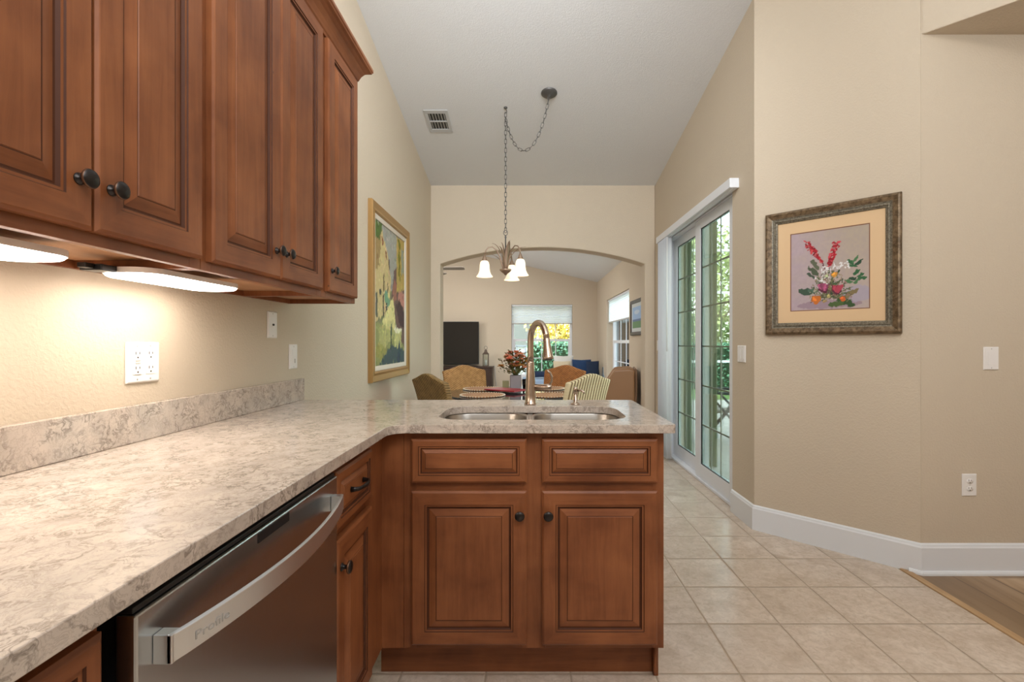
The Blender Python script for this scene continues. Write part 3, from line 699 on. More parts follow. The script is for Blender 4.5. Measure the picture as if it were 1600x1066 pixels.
class Paint:
    def __init__(s, nx, ny, c):
        s.a = np.ones((ny+1, nx+1, 3))*np.array(c); yy, xx = np.mgrid[0:ny+1, 0:nx+1]; s.x = xx/nx; s.y = yy/ny; s.rng = np.random.default_rng(3)
        s.nx, s.ny = nx, ny
        k = s.rng.random((12, 12)); s.n1 = s.val(12); s.n2 = s.val(40)
        s.xx = s.x+(s.n2-.5)*.03; s.yy = s.y+(s.val(40)-.5)*.03
    def val(s, k):
        g = s.rng.random((k+2, k+2)); X_, Y_ = s.x*k, s.y*k; i, j = X_.astype(int), Y_.astype(int); fx_, fy_ = X_-i, Y_-j
        i2 = np.minimum(i+1, k+1); j2 = np.minimum(j+1, k+1)
        return (g[j, i]*(1-fx_)+g[j, i2]*fx_)*(1-fy_)+(g[j2, i]*(1-fx_)+g[j2, i2]*fx_)*fy_
    def put(s, m, c, al=1.0):
        m = (m*al)[..., None] if m.dtype != bool else (m.astype(float)*al)[..., None]; s.a = s.a*(1-m)+np.array(c)*m
    def poly(s, pts, c, al=1.0):
        ins = np.zeros(s.x.shape, bool); n_ = len(pts)
        for i in range(n_):
            (x1_, y1_), (x2_, y2_) = pts[i], pts[(i+1) % n_]
            cnd = ((y1_ > s.yy) != (y2_ > s.yy)) & (s.xx < (x2_-x1_)*(s.yy-y1_)/((y2_-y1_) if y2_ != y1_ else 1e-9)+x1_); ins ^= cnd
        s.put(ins, c, al)
    def ell(s, x, y, rx, ry, c, al=1.0, rot=0, asp=1.0):
        dx, dy = s.xx-x, (s.yy-y)*asp; cr, sr = math.cos(rot), math.sin(rot); u = dx*cr+dy*sr; v = -dx*sr+dy*cr
        s.put(((u/rx)**2+(v/ry)**2) < 1, c, al)
    def line(s, x1_, y1_, x2_, y2_, w_, c, al=1.0):
        dx, dy = x2_-x1_, y2_-y1_; L2 = dx*dx+dy*dy; t_ = np.clip(((s.xx-x1_)*dx+(s.yy-y1_)*dy)/L2, 0, 1)
        s.put(np.hypot(s.xx-x1_-t_*dx, s.yy-y1_-t_*dy) < w_, c, al)
# alley painting (x: 0 = near end, 1 = far end; y: 0 bottom)
p = Paint(110, 130, (.50, .50, .36))
p.put(p.y > .55, (.62, .62, .58))                                         # sky slit
p.poly([(0, .30), (0, 1), (.16, 1), (.42, .78), (.50, .60), (.44, .45), (.30, .36)], (.78, .70, .50))   # left houses
p.poly([(0, .62), (0, 1), (.20, 1), (.17, .86), (.12, .70)], (.62, .52, .34)); p.poly([(0, .88), (0, 1), (.22, 1), (.14, .88)], (.33, .42, .20))
for x_, y_, w_, h_, c_ in ((.23, .88, .05, .07, (.50, .26, .16)), (.34, .80, .04, .06, (.46, .25, .16)), (.44, .74, .035, .09, (.34, .26, .20)), (.27, .60, .03, .13, (.38, .32, .22)), (.38, .56, .025, .09, (.34, .30, .22)), (.05, .42, .07, .16, (.33, .35, .30)), (.25, .42, .04, .15, (.25, .24, .20)), (.36, .44, .05, .11, (.20, .19, .18)), (.16, .52, .03, .04, (.2, .2, .22))):
    p.poly([(x_-w_/2, y_-h_/2), (x_+w_/2, y_-h_/2), (x_+w_/2, y_+h_/2), (x_-w_/2, y_+h_/2)], c_, .9)
p.poly([(.26, .52), (.34, .55), (.46, .47), (.44, .42), (.30, .47)], (.45, .60, .47))
p.poly([(.50, .50), (.62, .72), (1, .82), (1, .10), (.78, .14), (.66, .34), (.56, .40)], (.42, .33, .30)) # right houses
p.poly([(.70, .55), (.70, 1), (1, 1), (1, .60)], (.72, .62, .34)); p.poly([(.76, .70), (.76, 1), (.84, .97), (.83, .64)], (.48, .46, .12)); p.poly([(.88, .72), (.88, .92), (.97, .92), (.97, .72)], (.58, .60, .52))
p.poly([(.74, .52), (.80, .58), (1, .56), (1, .44), (.82, .48)], (.72, .50, .44)); p.poly([(.68, .44), (.80, .50), (1, .42), (1, .28), (.80, .30)], (.28, .20, .20))
p.poly([(.55, .56), (.62, .64), (.70, .62), (.70, .50), (.60, .46)], (.60, .40, .34))
p.poly([(.20, .30), (.44, .44), (.56, .50), (.62, .42), (.66, .30), (.60, .22), (.10, .20)], (.86, .82, .56))  # sunlit path
p.poly([(0, .0), (0, .30), (.25, .30), (.55, .22), (.80, .20), (1, .12), (1, 0)], (.56, .57, .36)); p.poly([(.15, .10), (.10, .26), (.55, .34), (.60, .20)], (.76, .73, .48), .6)
p.poly([(.1, 0), (.35, .10), (.62, .14), (1, .10), (1, 0)], (.26, .33, .34)); p.ell(.15, .10, .16, .05, (.60, .58, .30), .7); p.ell(.66, .24, .20, .03, (.55, .58, .38), .6)
p.poly([(.62, .12), (.62, .25), (.88, .25), (.88, .12)], (.74, .73, .48)); p.ell(.75, .26, .14, .022, (.88, .86, .74)); p.line(.50, .12, .50, .26, .02, (.22, .28, .26)); p.line(.78, .02, .80, .10, .05, (.20, .27, .32))
for k_ in range(700):
    x_, y_ = random.random(), random.random(); j_, i_ = int(y_*p.ny), int(x_*p.nx); c_ = p.a[j_, i_]*(0.8+.4*random.random())+np.array([random.uniform(-.04, .04) for _ in range(3)])
    p.ell(x_, y_, random.uniform(.008, .024), random.uniform(.006, .014), c_, .7, random.uniform(-.8, .8))
O = V((XL, 3.787, 1.545)); t = thing('alley_painting', 'large gold-framed painting of a sunlit village street on the left wall', 'painting', O)
pw, ph = 1.026, 1.272
frame_obj(t, O, Y, X, pw, ph, [(0, .001, 0), (0, .028, 0), (.006, .035, 0), (.02, .032, 0), (.045, .026, 0), (.062, .030, 0), (.072, .024, 0), (.074, .020, 0)], [M['gold'], M['frame_in']])
frame_obj(t, O, Y, X, pw-.148, ph-.148, [(0, .019, 0), (.004, .022, 0), (.034, .018, 0), (.036, .013, 0)], [M['liner']], 'liner')
canvas(t, O+X*.012, Y, X, pw-.148-.07, ph-.148-.07, p.nx, p.ny, p.a)
# flower print
p = Paint(150, 185, (.72, .65, .62)); asp = .483/.388
p.put(np.clip(p.y*.9, 0, 1), (.68, .62, .54)); p.put(np.clip(1-p.x*1.3, 0, 1)*(p.n1*.5+.4), (.70, .62, .68)); p.put((p.n2*.25), (.60, .55, .58))
p.ell(.5, .06, .42, .05, (.52, .42, .50), .5); p.ell(.85, .18, .18, .10, (.62, .60, .72), .5)
for a_ in range(70):
    t_ = random.random(); an = random.uniform(0, PI); x_ = .50+math.cos(an)*t_*.33; y_ = .14+math.sin(an)*t_*.34
    p.line(.5+random.uniform(-.1, .1), .14, x_, y_, .006, random.choice([(.30, .36, .22), (.45, .45, .28), (.22, .30, .20), (.50, .36, .26)]), .8)
def leaf(x_, y_, L_, rot, c_): p.ell(x_, y_, L_, L_*.32, c_, 1, rot)
leaf(.22, .24, .13, -.12, (.24, .32, .26)); leaf(.30, .245, .08, -.05, (.30, .40, .34)); leaf(.30, .50, .09, -.7, (.30, .34, .26)); leaf(.33, .57, .09, -1.0, (.36, .38, .30)); leaf(.27, .44, .07, -.5, (.26, .32, .26))
for (x_, y_) in ((.78, .57), (.84, .60), (.88, .55), (.81, .52), (.85, .44), (.90, .40), (.80, .36), (.86, .33), (.92, .36), (.76, .33)):
    leaf(x_, y_, .055, random.uniform(-.8, .8), random.choice([(.20, .38, .24), (.30, .46, .30), (.16, .28, .20)]))
leaf(.62, .44, .045, 1.2, (.14, .26, .18)); leaf(.60, .32, .06, .5, (.24, .36, .22)); leaf(.72, .08, .12, -.35, (.22, .32, .18)); leaf(.60, .06, .1, .1, (.30, .38, .20)); leaf(.78, .18, .1, .5, (.50, .44, .30))
p.line(.50, .50, .52, .56, .012, (.40, .22, .26)); p.line(.45, .52, .42, .60, .012, (.40, .22, .26))
for k_ in range(95):
    t_ = random.random(); x_ = .21+(.42-.21)*t_+random.uniform(-.045, .045)*(1-t_*.7); y_ = .88+(.60-.88)*t_+random.uniform(-.02, .02); p.ell(x_, y_, .018, .009, random.choice([(.66, .10, .16), (.52, .05, .12), (.80, .28, .30)]), 1, random.uniform(-1, 1))
    t_ = random.random(); x_ = .60+(.52-.60)*t_+random.uniform(-.055, .055)*(1-t_*.7); y_ = .84+(.56-.84)*t_+random.uniform(-.02, .02); p.ell(x_, y_, .018, .010, random.choice([(.68, .10, .17), (.54, .05, .13), (.80, .28, .32)]), 1, random.uniform(-1, 1))
for k_ in range(60):
    x_, y_ = random.choice([(.47, .50), (.62, .53), (.70, .54), (.40, .39), (.44, .36)]); p.ell(x_+random.uniform(-.06, .06), y_+random.uniform(-.035, .035), .018, .007, (.90, .90, .90), .9, random.uniform(-1.5, 1.5))
for k_ in range(330):
    an = random.uniform(-.1, PI+.1); t_ = random.random()**.6; x_ = .52+math.cos(an)*t_*.27; y_ = .12+math.sin(an)*t_*.36
    p.ell(x_, y_, random.uniform(.008, .022), random.uniform(.004, .009), random.choice([(.28, .34, .22), (.40, .42, .26), (.52, .46, .34), (.34, .26, .24), (.70, .66, .58), (.58, .42, .40), (.22, .28, .20)]), .8, random.uniform(-1.5, 1.5))
for x_, y_, c_ in ((.44, .27, (.58, .28, .40)), (.61, .24, (.60, .22, .28))):
    p.ell(x_, y_, .065, .06, (.36, .14, .22)); 
    for k_ in range(-3, 4): leaf(x_+k_*.015, y_+.01, .05, PI/2-k_*.18, tuple(np.array(c_)*random.uniform(.8, 1.3)))
for x_, y_, r_, c_ in ((.34, .13, .06, (.76, .42, .16)), (.68, .12, .035, (.80, .38, .16)), (.58, .43, .038, (.80, .56, .22)), (.45, .10, .03, (.62, .52, .34)), (.50, .16, .03, (.66, .62, .40)), (.48, .42, .03, (.70, .74, .56))):
    p.ell(x_, y_, r_, r_*.8, c_); p.ell(x_-r_*.25, y_+r_*.2, r_*.4, r_*.35, tuple(min(1, q_*1.25) for q_ in c_))
dU = V((d.x, d.y, 0)); dN = V((-nd.x, -nd.y, 0))
S0 = .411; O = V((A[0]+d.x*S0, A[1]+d.y*S0, 1.608)); t = thing('flower_picture', 'bronze-framed floral print with peach mat on the angled wall', 'picture', O)
pw, ph = .672, .742
frame_obj(t, O, dU, dN, pw, ph, [(0, .001, 0), (0, .024, 0), (.005, .032, 0), (.014, .034, 0), (.038, .027, 0), (.046, .024, 1), (.050, .028, 1), (.057, .028, 1), (.062, .022, 1), (.068, .020, 1), (.070, .013, 1)], [M['frame_br'], M['frame_in']])
frame_obj(t, O, dU, dN, pw-.136, ph-.136, [(0, .0125, 0), (.070, .0125, 0), (.0705, .0115, 1), (.075, .0112, 1), (.0752, .0105, 1)], [M['matboard'], M['fillet']], 'matboard')
canvas(t, O+dN*.0108, dU, dN, pw-.136-.148, ph-.136-.148+.0, p.nx, p.ny, p.a, 'print')
# living room picture on right wall
O = V((XR, 6.25, 1.518)); t = thing('living_room_picture', 'dark-framed landscape picture on the living room wall past the arch', 'picture', O)
frame_obj(t, O, Y, -X, .70, .47, [(0, .001, 0), (0, .025, 0), (.008, .03, 0), (.045, .022, 0), (.047, .015, 0)], [mat('black_brown_frame', (.045, .028, .018), .4)])
frame_obj(t, O, Y, -X, .61, .38, [(0, .014, 0), (.05, .014, 0), (.051, .012, 0)], [mat('pale_mat', (.62, .66, .66), .7)], 'matboard')
p = Paint(40, 30, (.62, .74, .88)); p.put(p.y < .32, (.42, .56, .40)); p.put((p.y > .32) & (p.y < .42), (.40, .48, .62)); p.ell(.5, .75, .3, .1, (.85, .88, .92), .7)
canvas(t, O-X*.0135, Y, -X, .51, .28, 40, 30, p.a)

# ------------------------------------------------------------------ PATIO DOOR, BLINDS
def dpanel(t, x, y0, y1, z0, z1, st, rb, rt, rows, cols, gmat, name='door_panel'):
    b = MB(); dx = .018
    b.box((x-dx, y0, z0), (x+dx, y0+st, z1)); b.box((x-dx, y1-st, z0), (x+dx, y1, z1)); b.box((x-dx, y0+st, z0), (x+dx, y1-st, z0+rb)); b.box((x-dx, y0+st, z1-rt), (x+dx, y1-st, z1))
    o = b.build(name, M['door_white'], t, bevel=.002)
    gy0, gy1, gz0, gz1 = y0+st, y1-st, z0+rb, z1-rt
    b = MB(); b.box((x-.003, gy0, gz0), (x+.003, gy1, gz1)); b.build('glass', gmat, o)
    b = MB(); k = .006
    for a, c in (((x-.014, gy0, gz0), (x-.004, gy0+k, gz1)), ((x-.014, gy1-k, gz0), (x-.004, gy1, gz1)), ((x-.014, gy0, gz0), (x-.004, gy1, gz0+k)), ((x-.014, gy0, gz1-k), (x-.004, gy1, gz1))): b.box(a, c)
    b.build('gasket', M['black'], o)
    b = MB()
    for i in range(1, cols): yy = gy0+(gy1-gy0)*i/cols; b.box((x-.0025, yy-.006, gz0), (x+.0025, yy+.006, gz1))
    for i in range(1, rows): zz = gz0+(gz1-gz0)*i/rows; b.box((x-.0028, gy0, zz-.006), (x+.0028, gy1, zz+.006))
    b.build('muntins', mat('muntin_grey', (.36, .35, .30), .5), o)
t = thing('door_1', 'white patio sliding door', 'door', (1.52, 4.2, 0)); del t['label'], t['category']; t['kind'] = 'structure'
b = MB(); b.box((1.465, yo0+.001, .001), (1.575, yo0+.022, 2.288)); b.box((1.465, yo1-.022, .001), (1.575, yo1-.001, 2.288)); b.box((1.465, yo0+.022, 2.25), (1.575, yo1-.022, 2.288)); b.box((1.465, yo0+.022, .001), (1.575, yo1-.022, .022))
b.build('door_frame', M['door_white'], t, bevel=.002)
dpanel(t, 1.500, yo0+.024, 4.225, .024, 2.248, .128, .120, .080, 6, 3, M['door_glass'])
dpanel(t, 1.542, 4.11, yo1-.024, .024, 2.248, .128, .120, .085, 6, 3, M['door_glass'])
t = thing('vertical_blind', 'white vertical blind on the patio door, vanes stacked at the far end', 'blind', (1.41, 4.2, 2.31))
b = MB(); b.box((1.375, 3.25, 2.246), (1.4395, 5.12, 2.312)); b.box((1.395, 3.26, 2.240), (1.402, 5.11, 2.246)); hr = b.build('headrail', M['door_white'], t, bevel=.003)
for i in range(9):
    y = 4.74+i*.037; b = MB(); L = []
    for k in range(5): L.append((1.372+.014*k, y+.010*math.sin(PI*k/4)))
    vs = [(x_, y_, z_) for z_ in (.03, 2.238) for x_, y_ in L]; b.add(vs, [(k, k+1, k+6, k+5) for k in range(4)], 0, True)
    o = b.build('vane', M['vane'], t); m_ = o.modifiers.new('s', 'SOLIDIFY'); m_.thickness = .0012
b = MB(); b.tube([(1.372, 4.70, 2.23), (1.370, 4.70, 1.1)], .004, 8); b.build('wand', M['plastic'], t)
# ------------------------------------------------------------------ WINDOWS
def window(name, O, U, N, w, h, meet, cols, rows_low, shade_h, gm):
    """O lower corner of opening on the interior plane; N towards outside"""
    O, U, N = V(O), V(U), V(N)
    t = thing(name, 'x', 'window', O); del t['label'], t['category']; t['kind'] = 'structure'
    b = MB(); f = .05
    def bx(u0, u1, v0, v1, n0, n1): b.fbox(O, U, Z, N, u0, u1, v0, v1, n0, n1)
    bx(.001, f, .001, h-.001, .11, .18); bx(w-f, w-.001, .001, h-.001, .11, .18); bx(f, w-f, .001, f, .11, .18); bx(f, w-f, h-f, h-.001, .11, .18)
    b.build('window_frame', M['door_white'], t, bevel=.003)
    b = MB(); bx(f, w-f, meet-.025, meet+.025, .115, .16); bx(f, f+.03, f, meet-.025, .115, .15); bx(w-f-.03, w-f, f, meet-.025, .115, .15); bx(f+.03, w-f-.03, f, f+.035, .115, .15)
    b.build('sash', M['door_white'], t, bevel=.002)
    b = MB(); bx(f, w-f, f, h-f, .163, .168); b.build('pane', gm, t)
    b = MB()
    for i in range(1, cols): u = f+(w-2*f)*i/cols; bx(u-.009, u+.009, f, h-f, .154, .1625)
    for i in range(1, rows_low): v = f+(meet-f)*i/rows_low; bx(f, w-f, v-.009, v+.009, .154, .1626)
    b.build('muntins', M['door_white'], t)
    b = MB(); bx(-.02, w+.02, -.02, .0, -.02, .0); b.build('window_sill', M['door_white'], t, bevel=.003)
    return t
window('window_1', (BW[0], 9.9, BW[2]), X, Y, BW[1]-BW[0], BW[3]-BW[2], 1.235-BW[2], 4, 2, .4, M['glass'])
window('window_2', (XR, RW[0], RW[2]), Y, X, RW[1]-RW[0], RW[3]-RW[2], 1.20-RW[2], 4, 2, .4, M['glass'])
def shade(label, O, U, N, w, zb, zt):
    O, U, N = V(O), V(U), V(N); t = thing('window_shade', label, 'window shade', O)
    b = MB(); n_ = 12; hh = (zt-zb)/n_; prof = []
    for k in range(n_+1):
        prof.append((zb+k*hh, .035)); 
        if k < n_: prof.append((zb+(k+.5)*hh, .043))
    vs = [O+U*u+Z*(z-O.z)+N*n for z, n in prof for u in (.01, w-.01)]
    b.add(vs, [(2*k, 2*k+1, 2*k+3, 2*k+2) for k in range(len(prof)-1)]); o = b.build('shade_cloth', M['blind'], t); m_ = o.modifiers.new('s', 'SOLIDIFY'); m_.thickness = .0015
    b = MB(); b.fbox(V((O.x, O.y, 0)), U, Z, N, .008, w-.008, zb-.022, zb-.001, .025, .050); b.build('bottom_rail', M['slot_soft'], t, bevel=.003)
    b = MB(); b.fbox(V((O.x, O.y, 0)), U, Z, N, .004, w-.004, zt+.001, zt+.03, .02, .055); b.build('headrail', M['door_white'], t, bevel=.003)
shade('white shade half lowered over the living room back window', (BW[0], 9.9, BW[3]), X, Y, BW[1]-BW[0], 1.59, BW[3]-.034)
shade('white shade half lowered over the living room side window', (XR, RW[0], RW[3]), Y, X, RW[1]-RW[0], 1.56, RW[3]-.034)

# ------------------------------------------------------------------ CEILING ITEMS
Vs = V((0, 1, -S)).normalized(); Nd = X.cross(Vs)
if Nd.z > 0: Nd = -Nd
O = V((-.80, 4.265, CZ(4.265)))
t = thing('air_vent', 'white ceiling air vent with dark louvres left of the chandelier', 'vent', O)
b = MB(); 
for u0, u1, v0, v1 in ((-.105, .105, -.155, -.11), (-.105, .105, .11, .155), (-.105, -.075, -.11, .11), (.075, .105, -.11, .11), (-.075, .075, -.008, .008)): b.fbox(O, X, Vs, Nd, u0, u1, v0, v1, .001, .008)
b.build('vent_frame', mat('vent_white', (.52, .52, .515), .5), t, bevel=.002)
b = MB(); b.fbox(O, X, Vs, Nd, -.075, .075, -.11, .11, .0006, .0012); b.build('duct_backing', M['black'], t)
b = MB()
for v0, v1 in ((-.108, -.010), (.010, .108)):
    for k in range(6):
        u = -.068+k*.0255; P0 = O+X*u
        b.add([P0+Vs*v0+Nd*.0015, P0+Vs*v1+Nd*.0015, P0+X*.010+Vs*v1+Nd*.0075, P0+X*.010+Vs*v0+Nd*.0075], [(0,1,2,3)])
o = b.build('louvres', mat('louvre_grey', (.42, .42, .40), .5), t); m_ = o.modifiers.new('s', 'SOLIDIFY'); m_.thickness = .001
# chandelier
hx, hy = -.192, 4.085; hz = CZ(hy)
t = thing('chandelier', 'three-light bronze chandelier with glass bell shades on a swagged chain', 'chandelier', (hx, hy, 1.74))
def link(b, P, T, roll, L=.046, w=.020, r=.0024):
    T = V(T).normalized(); a = V((0,1,0)) if abs(T.y) < .9 else X; U = T.cross(a).normalized(); U = Matrix.Rotation(roll, 3, T) @ U
    pts = []
    for k in range(14):
        th_ = 2*PI*k/14; s_ = (L/2-w/2)*(1 if math.cos(th_) > 0 else -1)
        pts.append(V(P)+T*(math.cos(th_)*w/2+s_)+U*math.sin(th_)*w/2)
    b.tube(pts, r, 6, closed=True)
def chain(b, pts, pitch=.038):
    pts = [V(p_) for p_ in pts]; acc = 0; i = 0; k = 0; seg = [(pts[j+1]-pts[j]).length for j in range(len(pts)-1)]; tot = sum(seg); s_ = pitch/2
    while s_ < tot:
        q_ = s_; j = 0
        while j < len(seg)-1 and q_ > seg[j]: q_ -= seg[j]; j += 1
        P = pts[j]+(pts[j+1]-pts[j])*(q_/seg[j]); link(b, P, pts[j+1]-pts[j], (k % 2)*PI/2+.3); k += 1; s_ += pitch
b = MB(); chain(b, [(hx, hy, hz-.045), (hx, hy, 2.150)]); b.build('chain', M['gunmetal'], t)
px_, py_ = .173, 3.906; pz_ = CZ(py_)-.035; sw = []
hz0 = hz-.10
for k in range(25):
    u = k/24; z_lin = hz0+(pz_-hz0)*u; c_ = 1-((math.cosh(3.4*(u-.46))-1)/(math.cosh(3.4*.54)-1)); 
    zz = 2.80+(hz0-2.80)*((math.cosh(3.4*(u-.46))-1)/(math.cosh(3.4*.46)-1)) if u < .46 else 2.80+(pz_-2.80)*((math.cosh(3.4*(u-.46))-1)/(math.cosh(3.4*.54)-1))
    sw.append((hx+(px_-hx)*u, hy+(py_-hy)*u, zz))
b = MB(); chain(b, sw); b.build('swag_chain', M['gunmetal'], t)
b = MB(); b.lathe((px_, py_, CZ(py_)-.002), Nd, [(.066, 0), (.066, .005), (.058, .012), (.040, .022), (.022, .026), (.010, .034), (.006, .04)], 28); b.build('canopy', M['gunmetal'], t)
b = MB(); b.lathe((hx, hy, hz-.001), Nd, [(.016, 0), (.014, .008), (.005, .012)], 16); b.tube([(hx, hy, hz-.01), (hx+.008, hy, hz-.025), (hx+.010, hy, hz-.04), (hx, hy, hz-.052), (hx-.008, hy, hz-.044)], .003, 8); b.build('ceiling_hook', M['gunmetal'], t)
b = MB(); b.tube([V((hx+.017*math.cos(a), hy, 2.128+.022*math.sin(a))) for a in [2*PI*k/18 for k in range(18)]], .003, 8, closed=True); b.build('ring', M['gunmetal'], t)
b = MB(); b.lathe((hx, hy, 1.79), Z, [(.006, 0), (.006, .29), (.009, .30), (.004, .318)], 14); b.build('rod', M['gunmetal'], t)
b = MB(); b.lathe((hx, hy, 1.765), Z, [(.0, 0), (.010, .002), (.014, .010), (.030, .022), (.046, .036), (.052, .048), (.048, .050), (.010, .046)], 28); b.build('bowl', M['chandelier'], t)
R_ = .182
for th_ in (-105, 15, 135):
    a = math.radians(th_); D = V((math.sin(a), math.cos(a), 0)); C_ = V((hx, hy, 0))
    b = MB(); pts = [C_+D*r_+Z*z_ for r_, z_ in ((.012, 1.80), (.030, 1.85), (.050, 1.92), (.078, 1.975), (.115, 2.002), (.150, 1.995), (.172, 1.965), (.182, 1.925))]
    b.tube(pts, [.007, .0065, .006, .0055, .005, .005, .005, .005], 10); ar = b.build('arm', M['chandelier'], t)
    b = MB(); Pq = C_+D*R_
    b.lathe(Pq+Z*1.885, Z, [(.027, -.006), (.024, .002), (.012, .030), (.006, .045)], 18); b.build('socket_cup', M['chandelier'], ar)
    b = MB(); b.lathe(Pq+Z*1.745, Z, [(.070, .0), (.066, .006), (.055, .022), (.046, .045), (.043, .07), (.041, .10), (.036, .122), (.026, .134), (.022, .134), (.034, .118), (.039, .10), (.041, .07), (.044, .045), (.053, .022), (.064, .007), (.070, .0)], 28); b.build('glass_shade', M['shade_glass'], ar)
    b = MB(); b.lathe(Pq+Z*1.785, Z, [(0, 0), (.012, .006), (.018, .022), (.015, .042), (.008, .06)], 14); b.build('bulb', M['bulb'], ar)
# metal leaves
for ang, lean, hgt, wd in ((-100, .10, .30, .008), (-70, .17, .20, .006), (-35, .06, .33, .007), (60, .03, .34, .026), (100, .16, .26, .007), (150, .07, .30, .022), (200, .12, .24, .007)):
    a = math.radians(ang); D = V((math.sin(a), math.cos(a), 0)); Sd = D.cross(Z); b = MB(); vs = []; fs = []
    for k in range(9):
        u = k/8; P = V((hx, hy, 0))+D*(.012+lean*u*u)+Z*(1.81+hgt*(u-.25*u**4)); w_ = wd*math.sin(PI*min(1, .08+u*.92))+.0012
        vs += [P-Sd*w_, P+D*.004*1, P+Sd*w_]
        if k: fs += [(3*k-3, 3*k-2, 3*k+1, 3*k), (3*k-2, 3*k-1, 3*k+2, 3*k+1)]
    b.add(vs, fs, 0, True); o = b.build('metal_leaf', M['chandelier'], t); m_ = o.modifiers.new('s', 'SOLIDIFY'); m_.thickness = .002

# ------------------------------------------------------------------ DINING SET
TX, TY, TZ = -.14, 4.19, .75
t = thing('dining_table', 'round dark dining table set with woven placemats', 'table', (TX, TY, 0))
b = MB(); b.lathe((TX, TY, TZ-.022), Z, [(.575, 0), (.585, .006), (.585, .016), (.578, .022), (0, .022)], 64, smooth=False); b.build('tabletop', M['table_top'], t)
b = MB(); b.lathe((TX, TY, 0), Z, [(.28, .001), (.28, .03), (.12, .06), (.07, .14), (.06, .4), (.09, .55), (.14, .66), (.18, .7275)], 32); b.build('pedestal', M['dark_wood'], t)
def wicker_chair(wm, label):
    t = thing('dining_chair', label, 'chair', group='wicker dining chairs')
    # local: faces +Y (towards table), origin on the floor
    b = MB(); nx_, nz_ = 12, 12; fr, bk = [], []
    def pt(u, v, s_):
        w_ = .205+.035*v; top = .905+.048*math.exp(-((u*1.9)**2))*1.0 - .012*abs(u)**4
        z_ = .40+(top-.40)*v; y_ = -.20-.085*v*v - .02*(1-u*u)*v + s_
        return V((u*w_, y_, z_))
    vs = [pt(-1+2*i/nx_, j/nz_, 0) for j in range(nz_+1) for i in range(nx_+1)] + [pt(-1+2*i/nx_, j/nz_, -.05) for j in range(nz_+1) for i in range(nx_+1)]
    N_ = (nx_+1)*(nz_+1); fs = []
    for j in range(nz_):
        for i in range(nx_):
            q_ = j*(nx_+1)+i; fs.append((q_, q_+1, q_+nx_+2, q_+nx_+1)); fs.append((q_+N_, q_+nx_+1+N_, q_+nx_+2+N_, q_+1+N_))
    for i in range(nx_):
        fs.append((i, i+N_, i+1+N_, i+1)); q_ = nz_*(nx_+1)+i; fs.append((q_, q_+1, q_+1+N_, q_+N_))
    for j in range(nz_):
        q_ = j*(nx_+1); fs.append((q_, q_+nx_+1, q_+nx_+1+N_, q_+N_)); q_ += nx_; fs.append((q_, q_+N_, q_+nx_+1+N_, q_+nx_+1))
    b.add(vs, fs, 0, True); b.build('backrest', wm, t, bevel=.012, seg=3, world=False)
    b = MB(); b.loft([[V((x_, y_, z_)) for x_, y_ in rrect(-.225+i_, .225-i_, -.20+i_, .25-i_, .05, 4)] for i_, z_ in ((.012, .355), (.0, .37), (.0, .445), (.01, .465), (.04, .475))], cap0=True, cap1=True, smooth=True); b.build('seat', wm, t, world=False)
    for sx_, sy_ in ((-1, -1), (1, -1), (-1, 1), (1, 1)):
        b = MB(); x_, y_ = sx_*.185, (.20 if sy_ > 0 else -.165); e_ = -.05 if sy_ < 0 else 0
        b.loft([[V((x_+a_*k_, y_+c_*k_+o_, z_)) for a_, c_ in ((-1,-1),(1,-1),(1,1),(-1,1))] for k_, z_, o_ in ((.014, .0, e_), (.022, .354, 0))], cap0=True, cap1=True); b.build('leg', M['chair_leg'], t, world=False)
    return t
def face(t, x_, y_, deg): t.location = (x_, y_, 0); t.rotation_euler = (0, 0, math.radians(deg))
# back top centre sits .285 behind the chair origin; heading 0 = facing +Y
def set_back(t, bx, by, deg):
    a = math.radians(deg); f_ = V((-math.sin(a), math.cos(a))); face(t, bx+f_.x*.285, by+f_.y*.285, deg)
c1 = wicker_chair(M['wick_olive'], 'olive brown wicker chair at the front left of the round table'); set_back(c1, -.735, 3.66, -48)
c2 = wicker_chair(M['wick_honey'], 'honey wicker chair on the far left side of the table, in front of the television'); set_back(c2, -.655, 4.97, -148)
c3 = wicker_chair(M['wick_rust'], 'rust orange wicker chair on the far right side of the table'); set_back(c3, .375, 4.97, 146)
c4 = wicker_chair(M['wick_stripe_lit'], 'striped wicker chair, light painted into its cream strands, at the front right of the table'); set_back(c4, .45, 3.66, 42)
mats_ = []
def placemat(x_, y_, label):
    t = thing('placemat', label, 'placemat', (x_, y_, TZ), group='round woven placemats')
    b = MB(); b.lathe((0,0,0), Z, [(.172, .0012), (.178, .004), (.172, .008), (0, .008)], 40); b.build('weave', M['mat_straw'], t, world=False)
    b = MB()
    for k in range(46):
        a = 2*PI*k/46; c_ = V((math.cos(a), math.sin(a), 0)); b.lathe(c_*.182+Z*.0075, c_, [(0, -.008), (.005, -.004), (.0055, 0), (.004, .006), (0, .008)], 6)
    b.build('scalloped_edge', M['straw_edge'], t, world=False)
placemat(-.375, 3.93, 'round woven placemat at the near left of the table'); placemat(-.42, 4.46, 'round woven placemat at the far left of the table, partly under the red cover')
placemat(.17, 3.93, 'round woven placemat right of the faucet on the near side of the table'); placemat(.16, 4.50, 'round woven placemat at the far right of the table')
b = MB(); b.box((-.17, -.10, .0145), (.17, .10, .027)); o = b.build('red_booklet', M['red'], bevel=.003); o.location = (-.195, 4.22, TZ); o.rotation_euler = (0, 0, math.radians(-36)); tag(o, 'red flat folder lying on the table before the vase', 'folder')
b = MB(); vx, vy = -.115, 4.42
